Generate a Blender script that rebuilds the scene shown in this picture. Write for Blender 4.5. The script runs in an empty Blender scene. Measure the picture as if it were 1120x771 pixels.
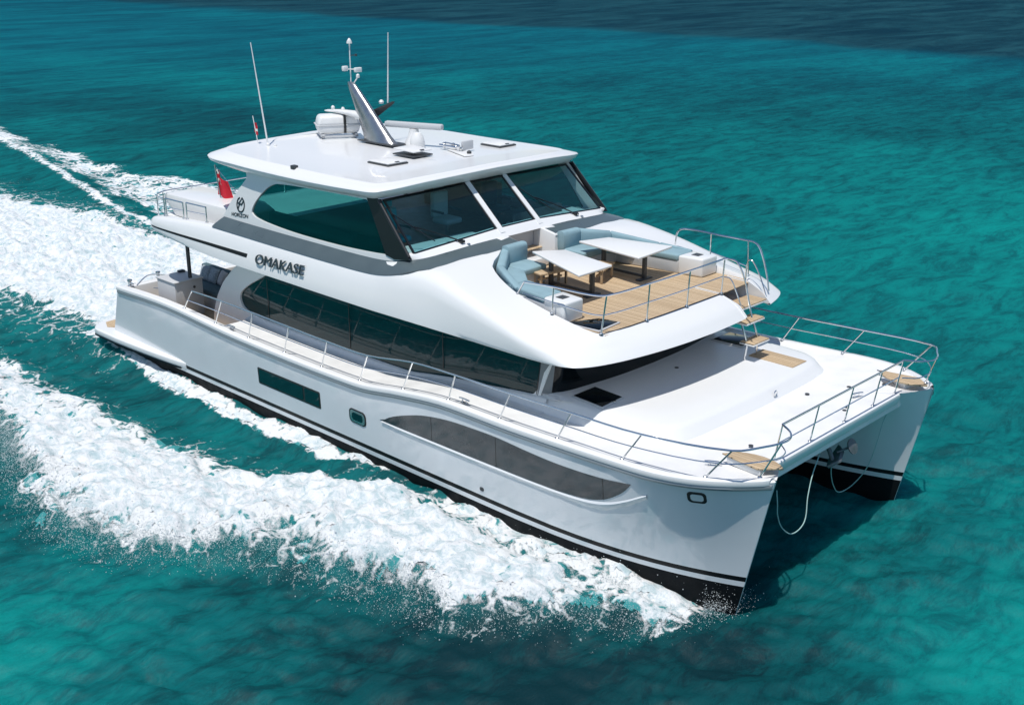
import bpy, bmesh, math, random
import numpy as np
from mathutils import Vector, Matrix
random.seed(7)
sc = bpy.context.scene

# ------------------------------------------------------------------ camera, sky, sun, exposure
cam_d = bpy.data.cameras.new('camera')
cam = bpy.data.objects.new('camera', cam_d)
sc.collection.objects.link(cam)
sc.camera = cam
cam_d.sensor_width = 36.0
cam_d.lens = 1285.31 / 1120 * 36.0
cam_d.clip_start = 0.5
cam_d.clip_end = 20000
cam.location = (32.299, -20.376, 12.233)
_yaw, _pit, _rol = math.radians(133.672), math.radians(-19.487), math.radians(0.094)
_f = Vector((math.cos(_pit) * math.cos(_yaw), math.cos(_pit) * math.sin(_yaw), math.sin(_pit)))
_r = _f.cross(Vector((0, 0, 1))).normalized()
_u = _r.cross(_f)
_r2 = _r * math.cos(_rol) + _u * math.sin(_rol)
_u2 = _u * math.cos(_rol) - _r * math.sin(_rol)
cam.rotation_euler = Matrix((_r2, _u2, -_f)).transposed().to_euler()

SUN_DIR = Vector((-0.10, 0.31, -1.0)).normalized()      # the way the light travels
elev = math.asin(-SUN_DIR.z)
world = bpy.data.worlds.new('World')
sc.world = world
world.use_nodes = True
wn = world.node_tree
sky = wn.nodes.new('ShaderNodeTexSky')
sky.sky_type = 'NISHITA'
sky.sun_disc = False
sky.sun_elevation = elev
sky.sun_rotation = math.atan2(-SUN_DIR.x, -SUN_DIR.y)
sky.air_density = 1.0
sky.dust_density = 0.2
sky.ozone_density = 3.0
wn.links.new(sky.outputs[0], wn.nodes['Background'].inputs[0])
wn.nodes['Background'].inputs[1].default_value = 0.086
sd = bpy.data.lights.new('sun', 'SUN')
sd.energy = 3.25
sd.angle = math.radians(0.53)
sd.color = (1.0, 0.965, 0.91)
so = bpy.data.objects.new('sun', sd)
sc.collection.objects.link(so)
so.rotation_euler = SUN_DIR.to_track_quat('-Z', 'Y').to_euler()
sc.view_settings.view_transform = 'Standard'
sc.view_settings.look = 'None'
sc.view_settings.gamma = 1
sc.view_settings.exposure = 0.22
sc.view_settings.use_curve_mapping = False
sc.cycles.use_denoising = True
sc.cycles.max_bounces = 8
sc.cycles.transparent_max_bounces = 12
sc.cycles.caustics_reflective = False
sc.cycles.caustics_refractive = False

# ------------------------------------------------------------------ helpers
C = sc.collection
M = {}

def mat(name, col, rough=0.4, metal=0.0, coat=0.0, bump=0.0, bscale=20, var=0.0, vscale=3.0, spec=0.5):
    m = bpy.data.materials.new(name)
    m.use_nodes = True
    n, l = m.node_tree.nodes, m.node_tree.links
    b = n['Principled BSDF']
    b.inputs['Base Color'].default_value = (*col, 1)
    b.inputs['Roughness'].default_value = rough
    b.inputs['Metallic'].default_value = metal
    b.inputs['Coat Weight'].default_value = coat
    b.inputs['Coat Roughness'].default_value = 0.06
    b.inputs['Specular IOR Level'].default_value = spec
    tc = n.new('ShaderNodeTexCoord')
    if var:
        t = n.new('ShaderNodeTexNoise')
        t.inputs['Scale'].default_value = vscale
        t.inputs['Detail'].default_value = 6
        l.new(tc.outputs['Object'], t.inputs['Vector'])
        r = n.new('ShaderNodeMapRange')
        r.inputs[1].default_value, r.inputs[2].default_value = 0.3, 0.7
        r.inputs[3].default_value, r.inputs[4].default_value = 1 - var, 1 + var * 0.4
        l.new(t.outputs[0], r.inputs[0])
        mx = n.new('ShaderNodeVectorMath')
        mx.operation = 'SCALE'
        mx.inputs[0].default_value = col
        l.new(r.outputs[0], mx.inputs['Scale'])
        l.new(mx.outputs[0], b.inputs['Base Color'])
        rr = n.new('ShaderNodeMapRange')
        rr.inputs[1].default_value, rr.inputs[2].default_value = 0.3, 0.7
        rr.inputs[3].default_value, rr.inputs[4].default_value = rough * 0.8, min(1, rough * 1.3)
        l.new(t.outputs[0], rr.inputs[0])
        l.new(rr.outputs[0], b.inputs['Roughness'])
    if bump:
        t2 = n.new('ShaderNodeTexNoise')
        t2.inputs['Scale'].default_value = bscale
        t2.inputs['Detail'].default_value = 5
        l.new(tc.outputs['Object'], t2.inputs['Vector'])
        bp = n.new('ShaderNodeBump')
        bp.inputs['Strength'].default_value = bump
        bp.inputs['Distance'].default_value = 0.02
        l.new(t2.outputs[0], bp.inputs['Height'])
        l.new(bp.outputs[0], b.inputs['Normal'])
    M[name] = m
    return m

mat('gelcoat', (0.80, 0.805, 0.80), 0.30, coat=0.3)
mat('hull_white', (0.735, 0.765, 0.785), 0.14, coat=0.8, var=0.04, vscale=1.0, bump=0.02, bscale=1.3)
mat('deck_white', (0.80, 0.80, 0.79), 0.55, bump=0.12, bscale=160, var=0.05, vscale=2.0)
mat('boot_black', (0.006, 0.008, 0.010), 0.3, spec=0.25)
mat('antifoul', (0.005, 0.007, 0.009), 0.6, var=0.2, vscale=4, spec=0.15)
mat('rub_grey', (0.30, 0.33, 0.35), 0.35, metal=0.4)
mat('band_grey', (0.085, 0.115, 0.125), 0.32, coat=0.3, var=0.08, vscale=2)
mat('black_glass', (0.003, 0.006, 0.008), 0.03, spec=0.3)
mat('saloon_glass', (0.003, 0.036, 0.040), 0.02, spec=0.36)
mat('hull_glass', (0.026, 0.037, 0.043), 0.08, spec=0.8, var=0.15, vscale=2.5)
mat('black_trim', (0.010, 0.011, 0.012), 0.3, coat=0.3)
mat('steel', (0.72, 0.73, 0.74), 0.16, metal=1.0)
mat('mast_steel', (0.42, 0.43, 0.44), 0.30, metal=.9, var=0.1, vscale=4)
mat('dark_grey', (0.05, 0.055, 0.06), 0.45)
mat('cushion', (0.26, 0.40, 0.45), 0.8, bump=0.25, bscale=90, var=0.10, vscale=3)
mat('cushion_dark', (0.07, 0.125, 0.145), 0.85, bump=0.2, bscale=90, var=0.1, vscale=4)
mat('pillow_pattern', (0.32, 0.38, 0.42), 0.9, bump=0.4, bscale=60, var=0.5, vscale=28)
mat('pillow_pale', (0.45, 0.44, 0.44), 0.9, bump=0.3, bscale=60, var=0.2, vscale=20)
mat('pillar_shade', (0.20, 0.215, 0.225), 0.4)  # darkened to carry the shade on the white pillars
mat('table_white', (0.79, 0.79, 0.78), 0.35)
mat('light_grey', (0.55, 0.56, 0.57), 0.5)
mat('raft_white', (0.78, 0.78, 0.77), 0.4, var=0.06, vscale=5)
mat('flag_red', (0.55, 0.012, 0.03), 0.8, var=0.1, vscale=10)
mat('flag_blue', (0.01, 0.02, 0.10), 0.8)
mat('flag_white', (0.78, 0.76, 0.68), 0.8)
mat('rope', (0.40, 0.60, 0.58), 0.85, bump=0.6, bscale=120)
mat('anchor_grey', (0.16, 0.18, 0.19), 0.5, metal=0.6, var=0.2, vscale=8)
mat('letter_dark', (0.035, 0.055, 0.065), 0.3, metal=0.3)
mat('inner_blue', (0.03, 0.30, 0.36), 0.7, var=0.1)
mat('inner_wood', (0.16, 0.11, 0.075), 0.5, var=0.2, vscale=6)
mat('inner_pale', (0.55, 0.57, 0.57), 0.6)
mat('lamp_lens', (0.70, 0.72, 0.72), 0.15, coat=0.5)

# teak: caulked planks running fore and aft
def teak_mat():
    m = bpy.data.materials.new('teak'); m.use_nodes = True
    n, l = m.node_tree.nodes, m.node_tree.links
    b = n['Principled BSDF']
    b.inputs['Roughness'].default_value = 0.75
    g = n.new('ShaderNodeNewGeometry')
    sp = n.new('ShaderNodeSeparateXYZ'); l.new(g.outputs['Position'], sp.inputs[0])
    mu = n.new('ShaderNodeMath'); mu.operation = 'MULTIPLY'; mu.inputs[1].default_value = 1 / 0.085
    l.new(sp.outputs['Y'], mu.inputs[0])
    fr = n.new('ShaderNodeMath'); fr.operation = 'FRACT'; l.new(mu.outputs[0], fr.inputs[0])
    fl = n.new('ShaderNodeMath'); fl.operation = 'FLOOR'; l.new(mu.outputs[0], fl.inputs[0])
    wn_ = n.new('ShaderNodeTexWhiteNoise'); wn_.noise_dimensions = '1D'; l.new(fl.outputs[0], wn_.inputs['W'])
    mp = n.new('ShaderNodeMapping'); mp.inputs['Scale'].default_value = (1.5, 14, 6)
    l.new(g.outputs['Position'], mp.inputs[0])
    nz = n.new('ShaderNodeTexNoise'); nz.inputs['Scale'].default_value = 3; nz.inputs['Detail'].default_value = 7
    l.new(mp.outputs[0], nz.inputs['Vector'])
    ad = n.new('ShaderNodeMath'); ad.operation = 'ADD'; l.new(wn_.outputs[0], ad.inputs[0]); l.new(nz.outputs[0], ad.inputs[1])
    rp = n.new('ShaderNodeValToRGB')
    rp.color_ramp.elements[0].position = 0.2; rp.color_ramp.elements[0].color = (0.46, 0.335, 0.205, 1)
    rp.color_ramp.elements[1].position = 1.6 / 2; rp.color_ramp.elements[1].color = (0.59, 0.45, 0.29, 1)
    hv = n.new('ShaderNodeMath'); hv.operation = 'MULTIPLY'; hv.inputs[1].default_value = 0.5
    l.new(ad.outputs[0], hv.inputs[0]); l.new(hv.outputs[0], rp.inputs[0])
    gt = n.new('ShaderNodeMath'); gt.operation = 'LESS_THAN'; gt.inputs[1].default_value = 0.08
    l.new(fr.outputs[0], gt.inputs[0])
    mx = n.new('ShaderNodeMix'); mx.data_type = 'RGBA'
    l.new(gt.outputs[0], mx.inputs['Factor']); l.new(rp.outputs[0], mx.inputs['A'])
    mx.inputs['B'].default_value = (0.10, 0.07, 0.045, 1)
    l.new(mx.outputs['Result'], b.inputs['Base Color'])
    M['teak'] = m
teak_mat()

# see-through tinted window glass
def tint_mat(name, tint, refl=1.0, film=0.0):
    m = bpy.data.materials.new(name); m.use_nodes = True
    n, l = m.node_tree.nodes, m.node_tree.links
    n.remove(n['Principled BSDF'])
    o = n['Material Output']
    t = n.new('ShaderNodeBsdfTransparent'); t.inputs[0].default_value = (*tint, 1)
    g = n.new('ShaderNodeBsdfGlossy'); g.inputs['Roughness'].default_value = 0.02
    g.inputs[0].default_value = (0.9, 0.95, 0.95, 1)
    fr = n.new('ShaderNodeFresnel'); fr.inputs[0].default_value = 1.62
    mu = n.new('ShaderNodeMath'); mu.operation = 'MULTIPLY'; mu.inputs[1].default_value = refl
    gb = n.new('ShaderNodeNewGeometry')
    ib = n.new('ShaderNodeMath'); ib.operation = 'SUBTRACT'; ib.inputs[0].default_value = 1.0
    l.new(gb.outputs['Backfacing'], ib.inputs[1])
    m0 = n.new('ShaderNodeMath'); m0.operation = 'MULTIPLY'
    l.new(fr.outputs[0], m0.inputs[0]); l.new(ib.outputs[0], m0.inputs[1])
    l.new(m0.outputs[0], mu.inputs[0])
    mx = n.new('ShaderNodeMixShader')
    d = n.new('ShaderNodeBsdfDiffuse'); d.inputs[0].default_value = (0.004, 0.085, 0.085, 1)
    m2 = n.new('ShaderNodeMixShader'); m2.inputs[0].default_value = film
    l.new(t.outputs[0], m2.inputs[1]); l.new(d.outputs[0], m2.inputs[2])
    l.new(mu.outputs[0], mx.inputs[0]); l.new(m2.outputs[0], mx.inputs[1]); l.new(g.outputs[0], mx.inputs[2])
    l.new(mx.outputs[0], o.inputs[0])
    M[name] = m
tint_mat('screen_glass', (0.74, 0.91, 0.93), .9, 0.05)
tint_mat('side_glass', (0.24, 0.55, 0.54), .9, 0.12)

def tag(o, label=None, cat=None, group=None, kind=None):
    if label: o['label'] = label
    if cat: o['category'] = cat
    if group: o['group'] = group
    if kind: o['kind'] = kind
    return o

def empty(name, loc=(0, 0, 0), rz=0.0, label=None, cat=None, group=None):
    o = bpy.data.objects.new(name, None)
    o.empty_display_size = 0.3
    o.location = loc
    o.rotation_euler = (0, 0, rz)
    C.objects.link(o)
    return tag(o, label, cat, group)

def obj(name, verts, faces, material, parent=None, smooth=35, mats=None, fmat=None, fix=True):
    me = bpy.data.meshes.new(name)
    me.from_pydata([tuple(v) for v in verts], [], [tuple(f) for f in faces])
    for mm in (mats or [material]):
        me.materials.append(M[mm])
    if fmat is not None:
        me.polygons.foreach_set('material_index', fmat)
    if fix:
        bm = bmesh.new(); bm.from_mesh(me)
        bmesh.ops.remove_doubles(bm, verts=bm.verts, dist=1e-5)
        bmesh.ops.recalc_face_normals(bm, faces=bm.faces)
        bm.to_mesh(me); bm.free()
    me.validate()
    if smooth:
        me.shade_smooth()
        me.set_sharp_from_angle(angle=math.radians(smooth))
    o = bpy.data.objects.new(name, me)
    C.objects.link(o)
    if parent: o.parent = parent
    return o

def from_bm(name, bm, material, parent=None, smooth=35):
    bmesh.ops.recalc_face_normals(bm, faces=bm.faces)
    me = bpy.data.meshes.new(name)
    bm.to_mesh(me); bm.free()
    me.materials.append(M[material])
    if smooth:
        me.shade_smooth(); me.set_sharp_from_angle(angle=math.radians(smooth))
    o = bpy.data.objects.new(name, me)
    C.objects.link(o)
    if parent: o.parent = parent
    return o

class MB:
    """collects shapes into one mesh"""
    def __init__(s): s.v = []; s.f = []
    def add(s, v, f):
        k = len(s.v); s.v += [tuple(p) for p in v]; s.f += [tuple(i + k for i in q) for q in f]; return s
    def bm(s, b):
        b.verts.index_update()
        s.add([v.co[:] for v in b.verts], [[v.index for v in f.verts] for f in b.faces]); b.free(); return s
    def box(s, a, b, bev=0.0, seg=2, rot=None, loc=None):
        bm = bmesh.new(); bmesh.ops.create_cube(bm, size=1)
        c = [(a[i] + b[i]) / 2 for i in range(3)]; d = [abs(b[i] - a[i]) for i in range(3)]
        for v in bm.verts: v.co = Vector([v.co[i] * d[i] for i in range(3)])
        if bev: bmesh.ops.bevel(bm, geom=list(bm.edges), offset=bev, segments=seg, profile=0.5, affect='EDGES')
        for v in bm.verts:
            if rot is not None: v.co = rot @ v.co
            v.co += Vector(c)
        return s.bm(bm)
    def prism(s, outline, h, axis='z', bev=0.0, seg=2):
        """outline: 3D points (planar), extruded by vector h"""
        bm = bmesh.new()
        vs = [bm.verts.new(p) for p in outline]
        f = bm.faces.new(vs)
        r = bmesh.ops.extrude_face_region(bm, geom=[f])
        nv = [g for g in r['geom'] if isinstance(g, bmesh.types.BMVert)]
        for v in nv: v.co += Vector(h)
        if bev:
            bmesh.ops.recalc_face_normals(bm, faces=bm.faces)
            bmesh.ops.bevel(bm, geom=list(bm.edges), offset=bev, segments=seg, profile=0.5, affect='EDGES')
        return s.bm(bm)
    def tube(s, path, r, n=8, cap=True, r1=None):
        P = [Vector(p) for p in path]; k = len(P); rows = []
        up = Vector((0, 0, 1)); prev = None
        for i, p in enumerate(P):
            t = (P[min(i + 1, k - 1)] - P[max(i - 1, 0)]).normalized()
            if prev is None:
                a = t.cross(up)
                if a.length < 1e-3: a = t.cross(Vector((1, 0, 0)))
                a.normalize()
            else:
                a = prev - t * prev.dot(t); a.normalize()
            prev = a; b = t.cross(a)
            rr = r if r1 is None else r + (r1 - r) * i / (k - 1)
            rows.append([p + (a * math.cos(2 * math.pi * j / n) + b * math.sin(2 * math.pi * j / n)) * rr for j in range(n)])
        v = [q for row in rows for q in row]; f = []
        for i in range(k - 1):
            for j in range(n):
                f.append((i * n + j, i * n + (j + 1) % n, (i + 1) * n + (j + 1) % n, (i + 1) * n + j))
        if cap:
            f.append(tuple(range(n))); f.append(tuple((k - 1) * n + j for j in range(n)))
        return s.add(v, f)
    def lathe(s, prof, c=(0, 0, 0), n=16, rot=None):
        rows = []
        for (r, z) in prof:
            rows.append([Vector((r * math.cos(2 * math.pi * j / n), r * math.sin(2 * math.pi * j / n), z)) for j in range(n)])
        v = []
        for row in rows:
            for q in row:
                if rot is not None: q = rot @ q
                v.append(q + Vector(c))
        f = []
        for i in range(len(prof) - 1):
            for j in range(n):
                f.append((i * n + j, i * n + (j + 1) % n, (i + 1) * n + (j + 1) % n, (i + 1) * n + j))
        f.append(tuple(range(n))); f.append(tuple((len(prof) - 1) * n + j for j in range(n)))
        return s.add(v, f)
    def grid(s, rows, closed=False):
        m = len(rows[0]); v = [p for r in rows for p in r]; f = []
        for i in range(len(rows) - 1):
            for j in range(m if closed else m - 1):
                f.append((i * m + j, i * m + (j + 1) % m, (i + 1) * m + (j + 1) % m, (i + 1) * m + j))
        return s.add(v, f)
    def build(s, name, material, parent=None, smooth=35): return obj(name, s.v, s.f, material, parent, smooth)

def lerp(a, b, t): return a + (b - a) * t
def interp(x, xs, ys): return float(np.interp(x, xs, ys))
def smooth_interp(x, xs, ys):
    i = int(np.clip(np.searchsorted(xs, x) - 1, 0, len(xs) - 2))
    t = min(max((x - xs[i]) / (xs[i + 1] - xs[i]), 0), 1)
    def sl(k):
        if k <= 0 or k >= len(xs) - 1: return 0.0 if k <= 0 else (ys[-1] - ys[-2]) / (xs[-1] - xs[-2])
        return (ys[k + 1] - ys[k - 1]) / (xs[k + 1] - xs[k - 1])
    h = xs[i + 1] - xs[i]
    return ((2*t**3 - 3*t**2 + 1) * ys[i] + (t**3 - 2*t**2 + t) * h * sl(i) + (-2*t**3 + 3*t**2) * ys[i + 1] + (t**3 - t**2) * h * sl(i + 1))

def catmull(P, per, closed=False):
    P = [Vector(p) for p in P]; out = []; n = len(P)
    rng = n if closed else n - 1
    for i in range(rng):
        p1, p2 = P[i], P[(i + 1) % n]
        p0 = P[i - 1] if (i > 0 or closed) else p1 * 2 - p2
        p3 = P[(i + 2) % n] if (i + 2 < n or closed) else p2 * 2 - p1
        # centripetal-like tangents limited by the segment length
        d = (p2 - p1).length
        m1 = (p2 - p0); m1 = m1 / max(m1.length, 1e-9) * d
        m2 = (p3 - p1); m2 = m2 / max(m2.length, 1e-9) * d
        for k in range(per):
            t = k / per
            out.append((2*t**3 - 3*t**2 + 1) * p1 + (t**3 - 2*t**2 + t) * m1 + (-2*t**3 + 3*t**2) * p2 + (t**3 - t**2) * m2)
    if not closed: out.append(P[-1])
    return out

def fill2d(name, loops, thick, material, parent, to3d, smooth=35):
    """flat sheet with holes from 2D loops, given thickness, then mapped to 3D"""
    cu = bpy.data.curves.new('fill', 'CURVE'); cu.dimensions = '2D'; cu.fill_mode = 'BOTH'
    cu.extrude = thick / 2
    for lp in loops:
        sp = cu.splines.new('POLY'); sp.points.add(len(lp) - 1)
        for p, q in zip(sp.points, lp): p.co = (q[0], q[1], 0, 1)
        sp.use_cyclic_u = True
    to = bpy.data.objects.new('fill', cu); C.objects.link(to)
    dg = bpy.context.evaluated_depsgraph_get()
    me = bpy.data.meshes.new_from_object(to.evaluated_get(dg))
    v = [to3d(p.co.x, p.co.y, p.co.z) for p in me.vertices]
    f = [tuple(p.vertices) for p in me.polygons]
    bpy.data.objects.remove(to); bpy.data.curves.remove(cu); bpy.data.meshes.remove(me)
    return obj(name, v, f, material, parent, smooth)

def text_mesh(body, size, depth):
    cu = bpy.data.curves.new('t', 'FONT'); cu.body = body; cu.size = size; cu.extrude = depth / 2
    cu.align_x = 'LEFT'
    to = bpy.data.objects.new('t', cu); C.objects.link(to)
    dg = bpy.context.evaluated_depsgraph_get()
    me = bpy.data.meshes.new_from_object(to.evaluated_get(dg))
    v = [tuple(p.co) for p in me.vertices]; f = [tuple(p.vertices) for p in me.polygons]
    bpy.data.objects.remove(to); bpy.data.curves.remove(cu); bpy.data.meshes.remove(me)
    return v, f

# ------------------------------------------------------------------ the yacht: hull form
YC = 3.2
def sheer(x):
    return smooth_interp(x, [0, 3.4, 7, 11.9, 13.4, 14.8, 17, 20, 22.6], [2.42, 2.52, 2.36, 2.36, 2.56, 2.72, 2.74, 2.85, 3.0])
def stem_x(z): return 22.0 + (z - 0.62) * 0.205
def off_out(x, z):
    """half breadth outboard of a hull's own centre line"""
    D = lerp(6.0, 2.5, min(max((z - 0.62) / 2.3, 0), 1))
    B = interp(z, [-0.8, -0.3, 0.3, 0.7, 2.3, 3.0], [0.25, 0.80, 0.96, 1.01, 1.07, 1.09])
    d = min(max((stem_x(z) - x) / D, 0), 1)
    p = lerp(2.8, 2.5, min(max((z - 0.62) / 2.3, 0), 1))
    b = B * (1 - (1 - d) ** p)
    a = min(max((x - 0.3) / 3.0, 0), 1)
    return b * (0.955 + 0.045 * math.sin(a * math.pi / 2)) + 0.015
def off_in(x, z):
    D = lerp(6.0, 1.1, min(max((z - 0.62) / 2.3, 0), 1))
    B = interp(z, [-0.8, -0.3, 0.3, 0.7, 2.3, 3.0], [0.2, 0.7, 0.85, 0.9, 0.98, 1.0])
    d = min(max((stem_x(z) - x) / D, 0), 1)
    return B * (1 - (1 - d) ** 2.6) + 0.015
def hull_y(x, z): return YC + off_out(x, z)

STN = [0.75, 0.8, 1, 2, 3, 4, 5, 5.95, 6.05, 7, 8, 9, 10, 11, 12, 12.5, 13, 13.5, 14, 14.5, 15, 15.5, 16, 17, 18, 18.6, 19.2, 19.7, 20.2, 20.6, 21, 21.3, 21.6, 21.8, 22.0, 22.1, 22.2, 22.3, 22.4, 22.47]
yacht = empty('catamaran_yacht', (0, 0, 0), 0, 'large white twin-hulled motor yacht with dark windows, speeding across the turquoise sea', 'yacht')

def make_hull(side):
    LV = [-0.8, -0.3, 0.3, 0.62, 0.735, 0.84, 1.3, 1.8, 2.15]
    rows = []; N = None
    for u in STN:
        row = []
        sh = sheer(u)
        # outer side, keel to sheer; station is pulled back to the raked stem at each level
        def px(z):
            t = min(max((u - 18.6) / (22.47 - 18.6), 0), 1)
            x = u if u < 18.6 else 18.6 + t * (stem_x(z) - 18.6)
            if u < 3: x += (z - 2.42) * 0.55 * (1 - u / 3)
            return x
        lv = LV + [sh - 0.16, sh - 0.03]
        for z in lv: row.append((px(z), -(YC + off_out(px(z), z)), z))
        x = px(sh)
        yo = YC + off_out(x, sh)
        w = min(0.26, yo - YC)
        zd = 1.72 if 0.9 < u < 6.0 else sh
        row.append((x, -(yo - 0.05), sh))
        row.append((x, -(yo - w * 0.98), sh + 0.001))
        row.append((x, -(yo - w), zd))
        yi = YC - off_in(x, sh)
        row.append((x, -yi, zd))
        for z in reversed(lv[1:-1]): row.append((px(z), -(YC - off_in(px(z), z)), min(z, zd - 0.04) if zd < sh else z))
        rows.append(row)
    n = len(rows[0])
    v = [p for r in rows for p in r]; f = []; fm = []
    for i in range(len(rows) - 1):
        for j in range(n):
            f.append((i * n + j, i * n + (j + 1) % n, (i + 1) * n + (j + 1) % n, (i + 1) * n + j))
            k = 0
            if j < 3 or j >= n - 3: k = 2
            elif j == 4 or j == n - 5: k = 1
            if 10 <= j <= 13: k = 3
            fm.append(k)
    f.append(tuple(range(n))); fm.append(0)
    f.append(tuple((len(rows) - 1) * n + j for j in range(n))); fm.append(0)
    if side > 0: v = [(p[0], -p[1], p[2]) for p in v]
    o = obj('hull', v, f, None, yacht, 28, mats=['hull_white', 'boot_black', 'antifoul', 'deck_white'], fmat=fm)
    return o
hull_s = make_hull(-1)
hull_p = make_hull(1)

def on_hull(x, z, out=0.0, side=-1): return (x, side * (hull_y(x, z) + out), z)

# fittings of a hull: cap rail with its grey rubbing strake, swim platform, windows
for side, hl in ((-1, hull_s), (1, hull_p)):
    xs = np.concatenate([np.linspace(0.75, 20, 60), np.linspace(20.2, 22.45, 24)])
    rows = []
    for x in xs:
        z = sheer(x) - 0.03
        y = hull_y(x, z)
        sec = [(-.03, -.15), (.028, -.14), (.045, -.10), (.030, -.06), (-.03, -.05)]
        rows.append([(x, side * (y + a), z + b) for a, b in sec])
    m = MB().grid(rows, closed=True); m.build('rubbing_strake', 'rub_grey', hl)
    rows = []
    for x in xs:
        z = sheer(x)
        y = hull_y(x, z)
        sec = [(-.01, -.09), (.045, -.08), (.06, -.03), (.045, .02), (0.0, .045), (-.10, .045), (-.13, .0)]
        rows.append([(min(x, 22.42), side * (y + a), z + b) for a, b in sec])
    MB().grid(rows, closed=True).build('cap_rail', 'gelcoat', hl)
    # swim platform: a ledge that starts amidships and grows towards the stern
    rows = []
    for x in np.linspace(-1.0, 4.2, 22):
        t = min(max((4.2 - x) / 3.5, 0), 1)
        e = 0.30 * t ** 0.7
        yo = hull_y(max(x, 0.6), 0.8) + e + 0.01
        if x < -0.4: yo -= (abs(x + 0.4) / 0.6) ** 2.5 * 0.5
        yi = 2.4 if x < 0.35 else hull_y(x, 0.8) - 0.1
        zt = 0.93
        rows.append([(x, side * yi, 0.66), (x, side * (yo - .10), 0.64), (x, side * (yo - .01), 0.72), (x, side * (yo + .015), 0.80), (x, side * yo, zt - .04), (x, side * (yo - .05), zt), (x, side * yi, zt + .002)])
    m = MB().grid(rows, closed=True)
    k = len(m.v)
    m.f.append(tuple(range(7))); m.f.append(tuple(k - 7 + j for j in range(7)))
    m.build('swim_platform', 'gelcoat', hl)
    MB().prism([(-.9, side * 2.5, .936), (-.05, side * 2.5, .936), (.15, side * 3.9, .936), (-.3, side * 4.2, .936), (-.75, side * 4.0, .936)], (0, 0, .012)).build('teak_pad', 'teak', hl)
    rows = []
    for x in np.linspace(-.85, 4.0, 16):
        t = min(max((4.2 - x) / 3.5, 0), 1)
        yo = hull_y(max(x, 0.6), 0.8) + 0.30 * t ** 0.7 + 0.02
        if x < -0.4: yo -= (abs(x + 0.4) / 0.6) ** 2.5 * 0.5
        rows.append([(x, side * (yo + .008), .70), (x, side * (yo + .012), .735), (x, side * yo, .75), (x, side * (yo - .03), .70)])
    MB().grid(rows, closed=True).build('platform_stripe', 'boot_black', hl)

def hull_patch(name, xs, lo, hi, material, parent, out, side, nz=5, thick=0.03):
    """a panel that follows the hull's own skin, standing a little proud of it"""
    rows = []
    for x, a, b in zip(xs, lo, hi):
        r = [on_hull(x, lerp(a, b, k / nz), out, side) for k in range(nz + 1)]
        r += [on_hull(x, lerp(b, a, k / nz), out - thick, side) for k in range(nz + 1)]
        rows.append(r)
    m = MB().grid(rows, closed=True)
    n = len(rows[0]); k = len(m.v)
    m.f.append(tuple(range(n))); m.f.append(tuple(k - n + j for j in range(n)))
    return m.build(name, material, parent, 30)

def rr_patch(x0, x1, z0, z1, slope, r, n=8):
    """x samples and lower / upper edges of a rounded rectangle"""
    xs = []; lo = []; hi = []
    for k in range(n + 1):
        a = math.pi / 2 * k / n; xs.append(x0 + r - r * math.cos(a)); d = r - r * math.sin(a); lo.append(z0 + d); hi.append(z1 - d)
    for k in range(n + 1):
        a = math.pi / 2 * k / n; xs.append(x1 - r + r * math.sin(a)); d = r - r * math.cos(a); lo.append(z0 + d); hi.append(z1 - d)
    return xs, [a + (x - x0) * slope for a, x in zip(lo, xs)], [a + (x - x0) * slope for a, x in zip(hi, xs)]

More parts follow.
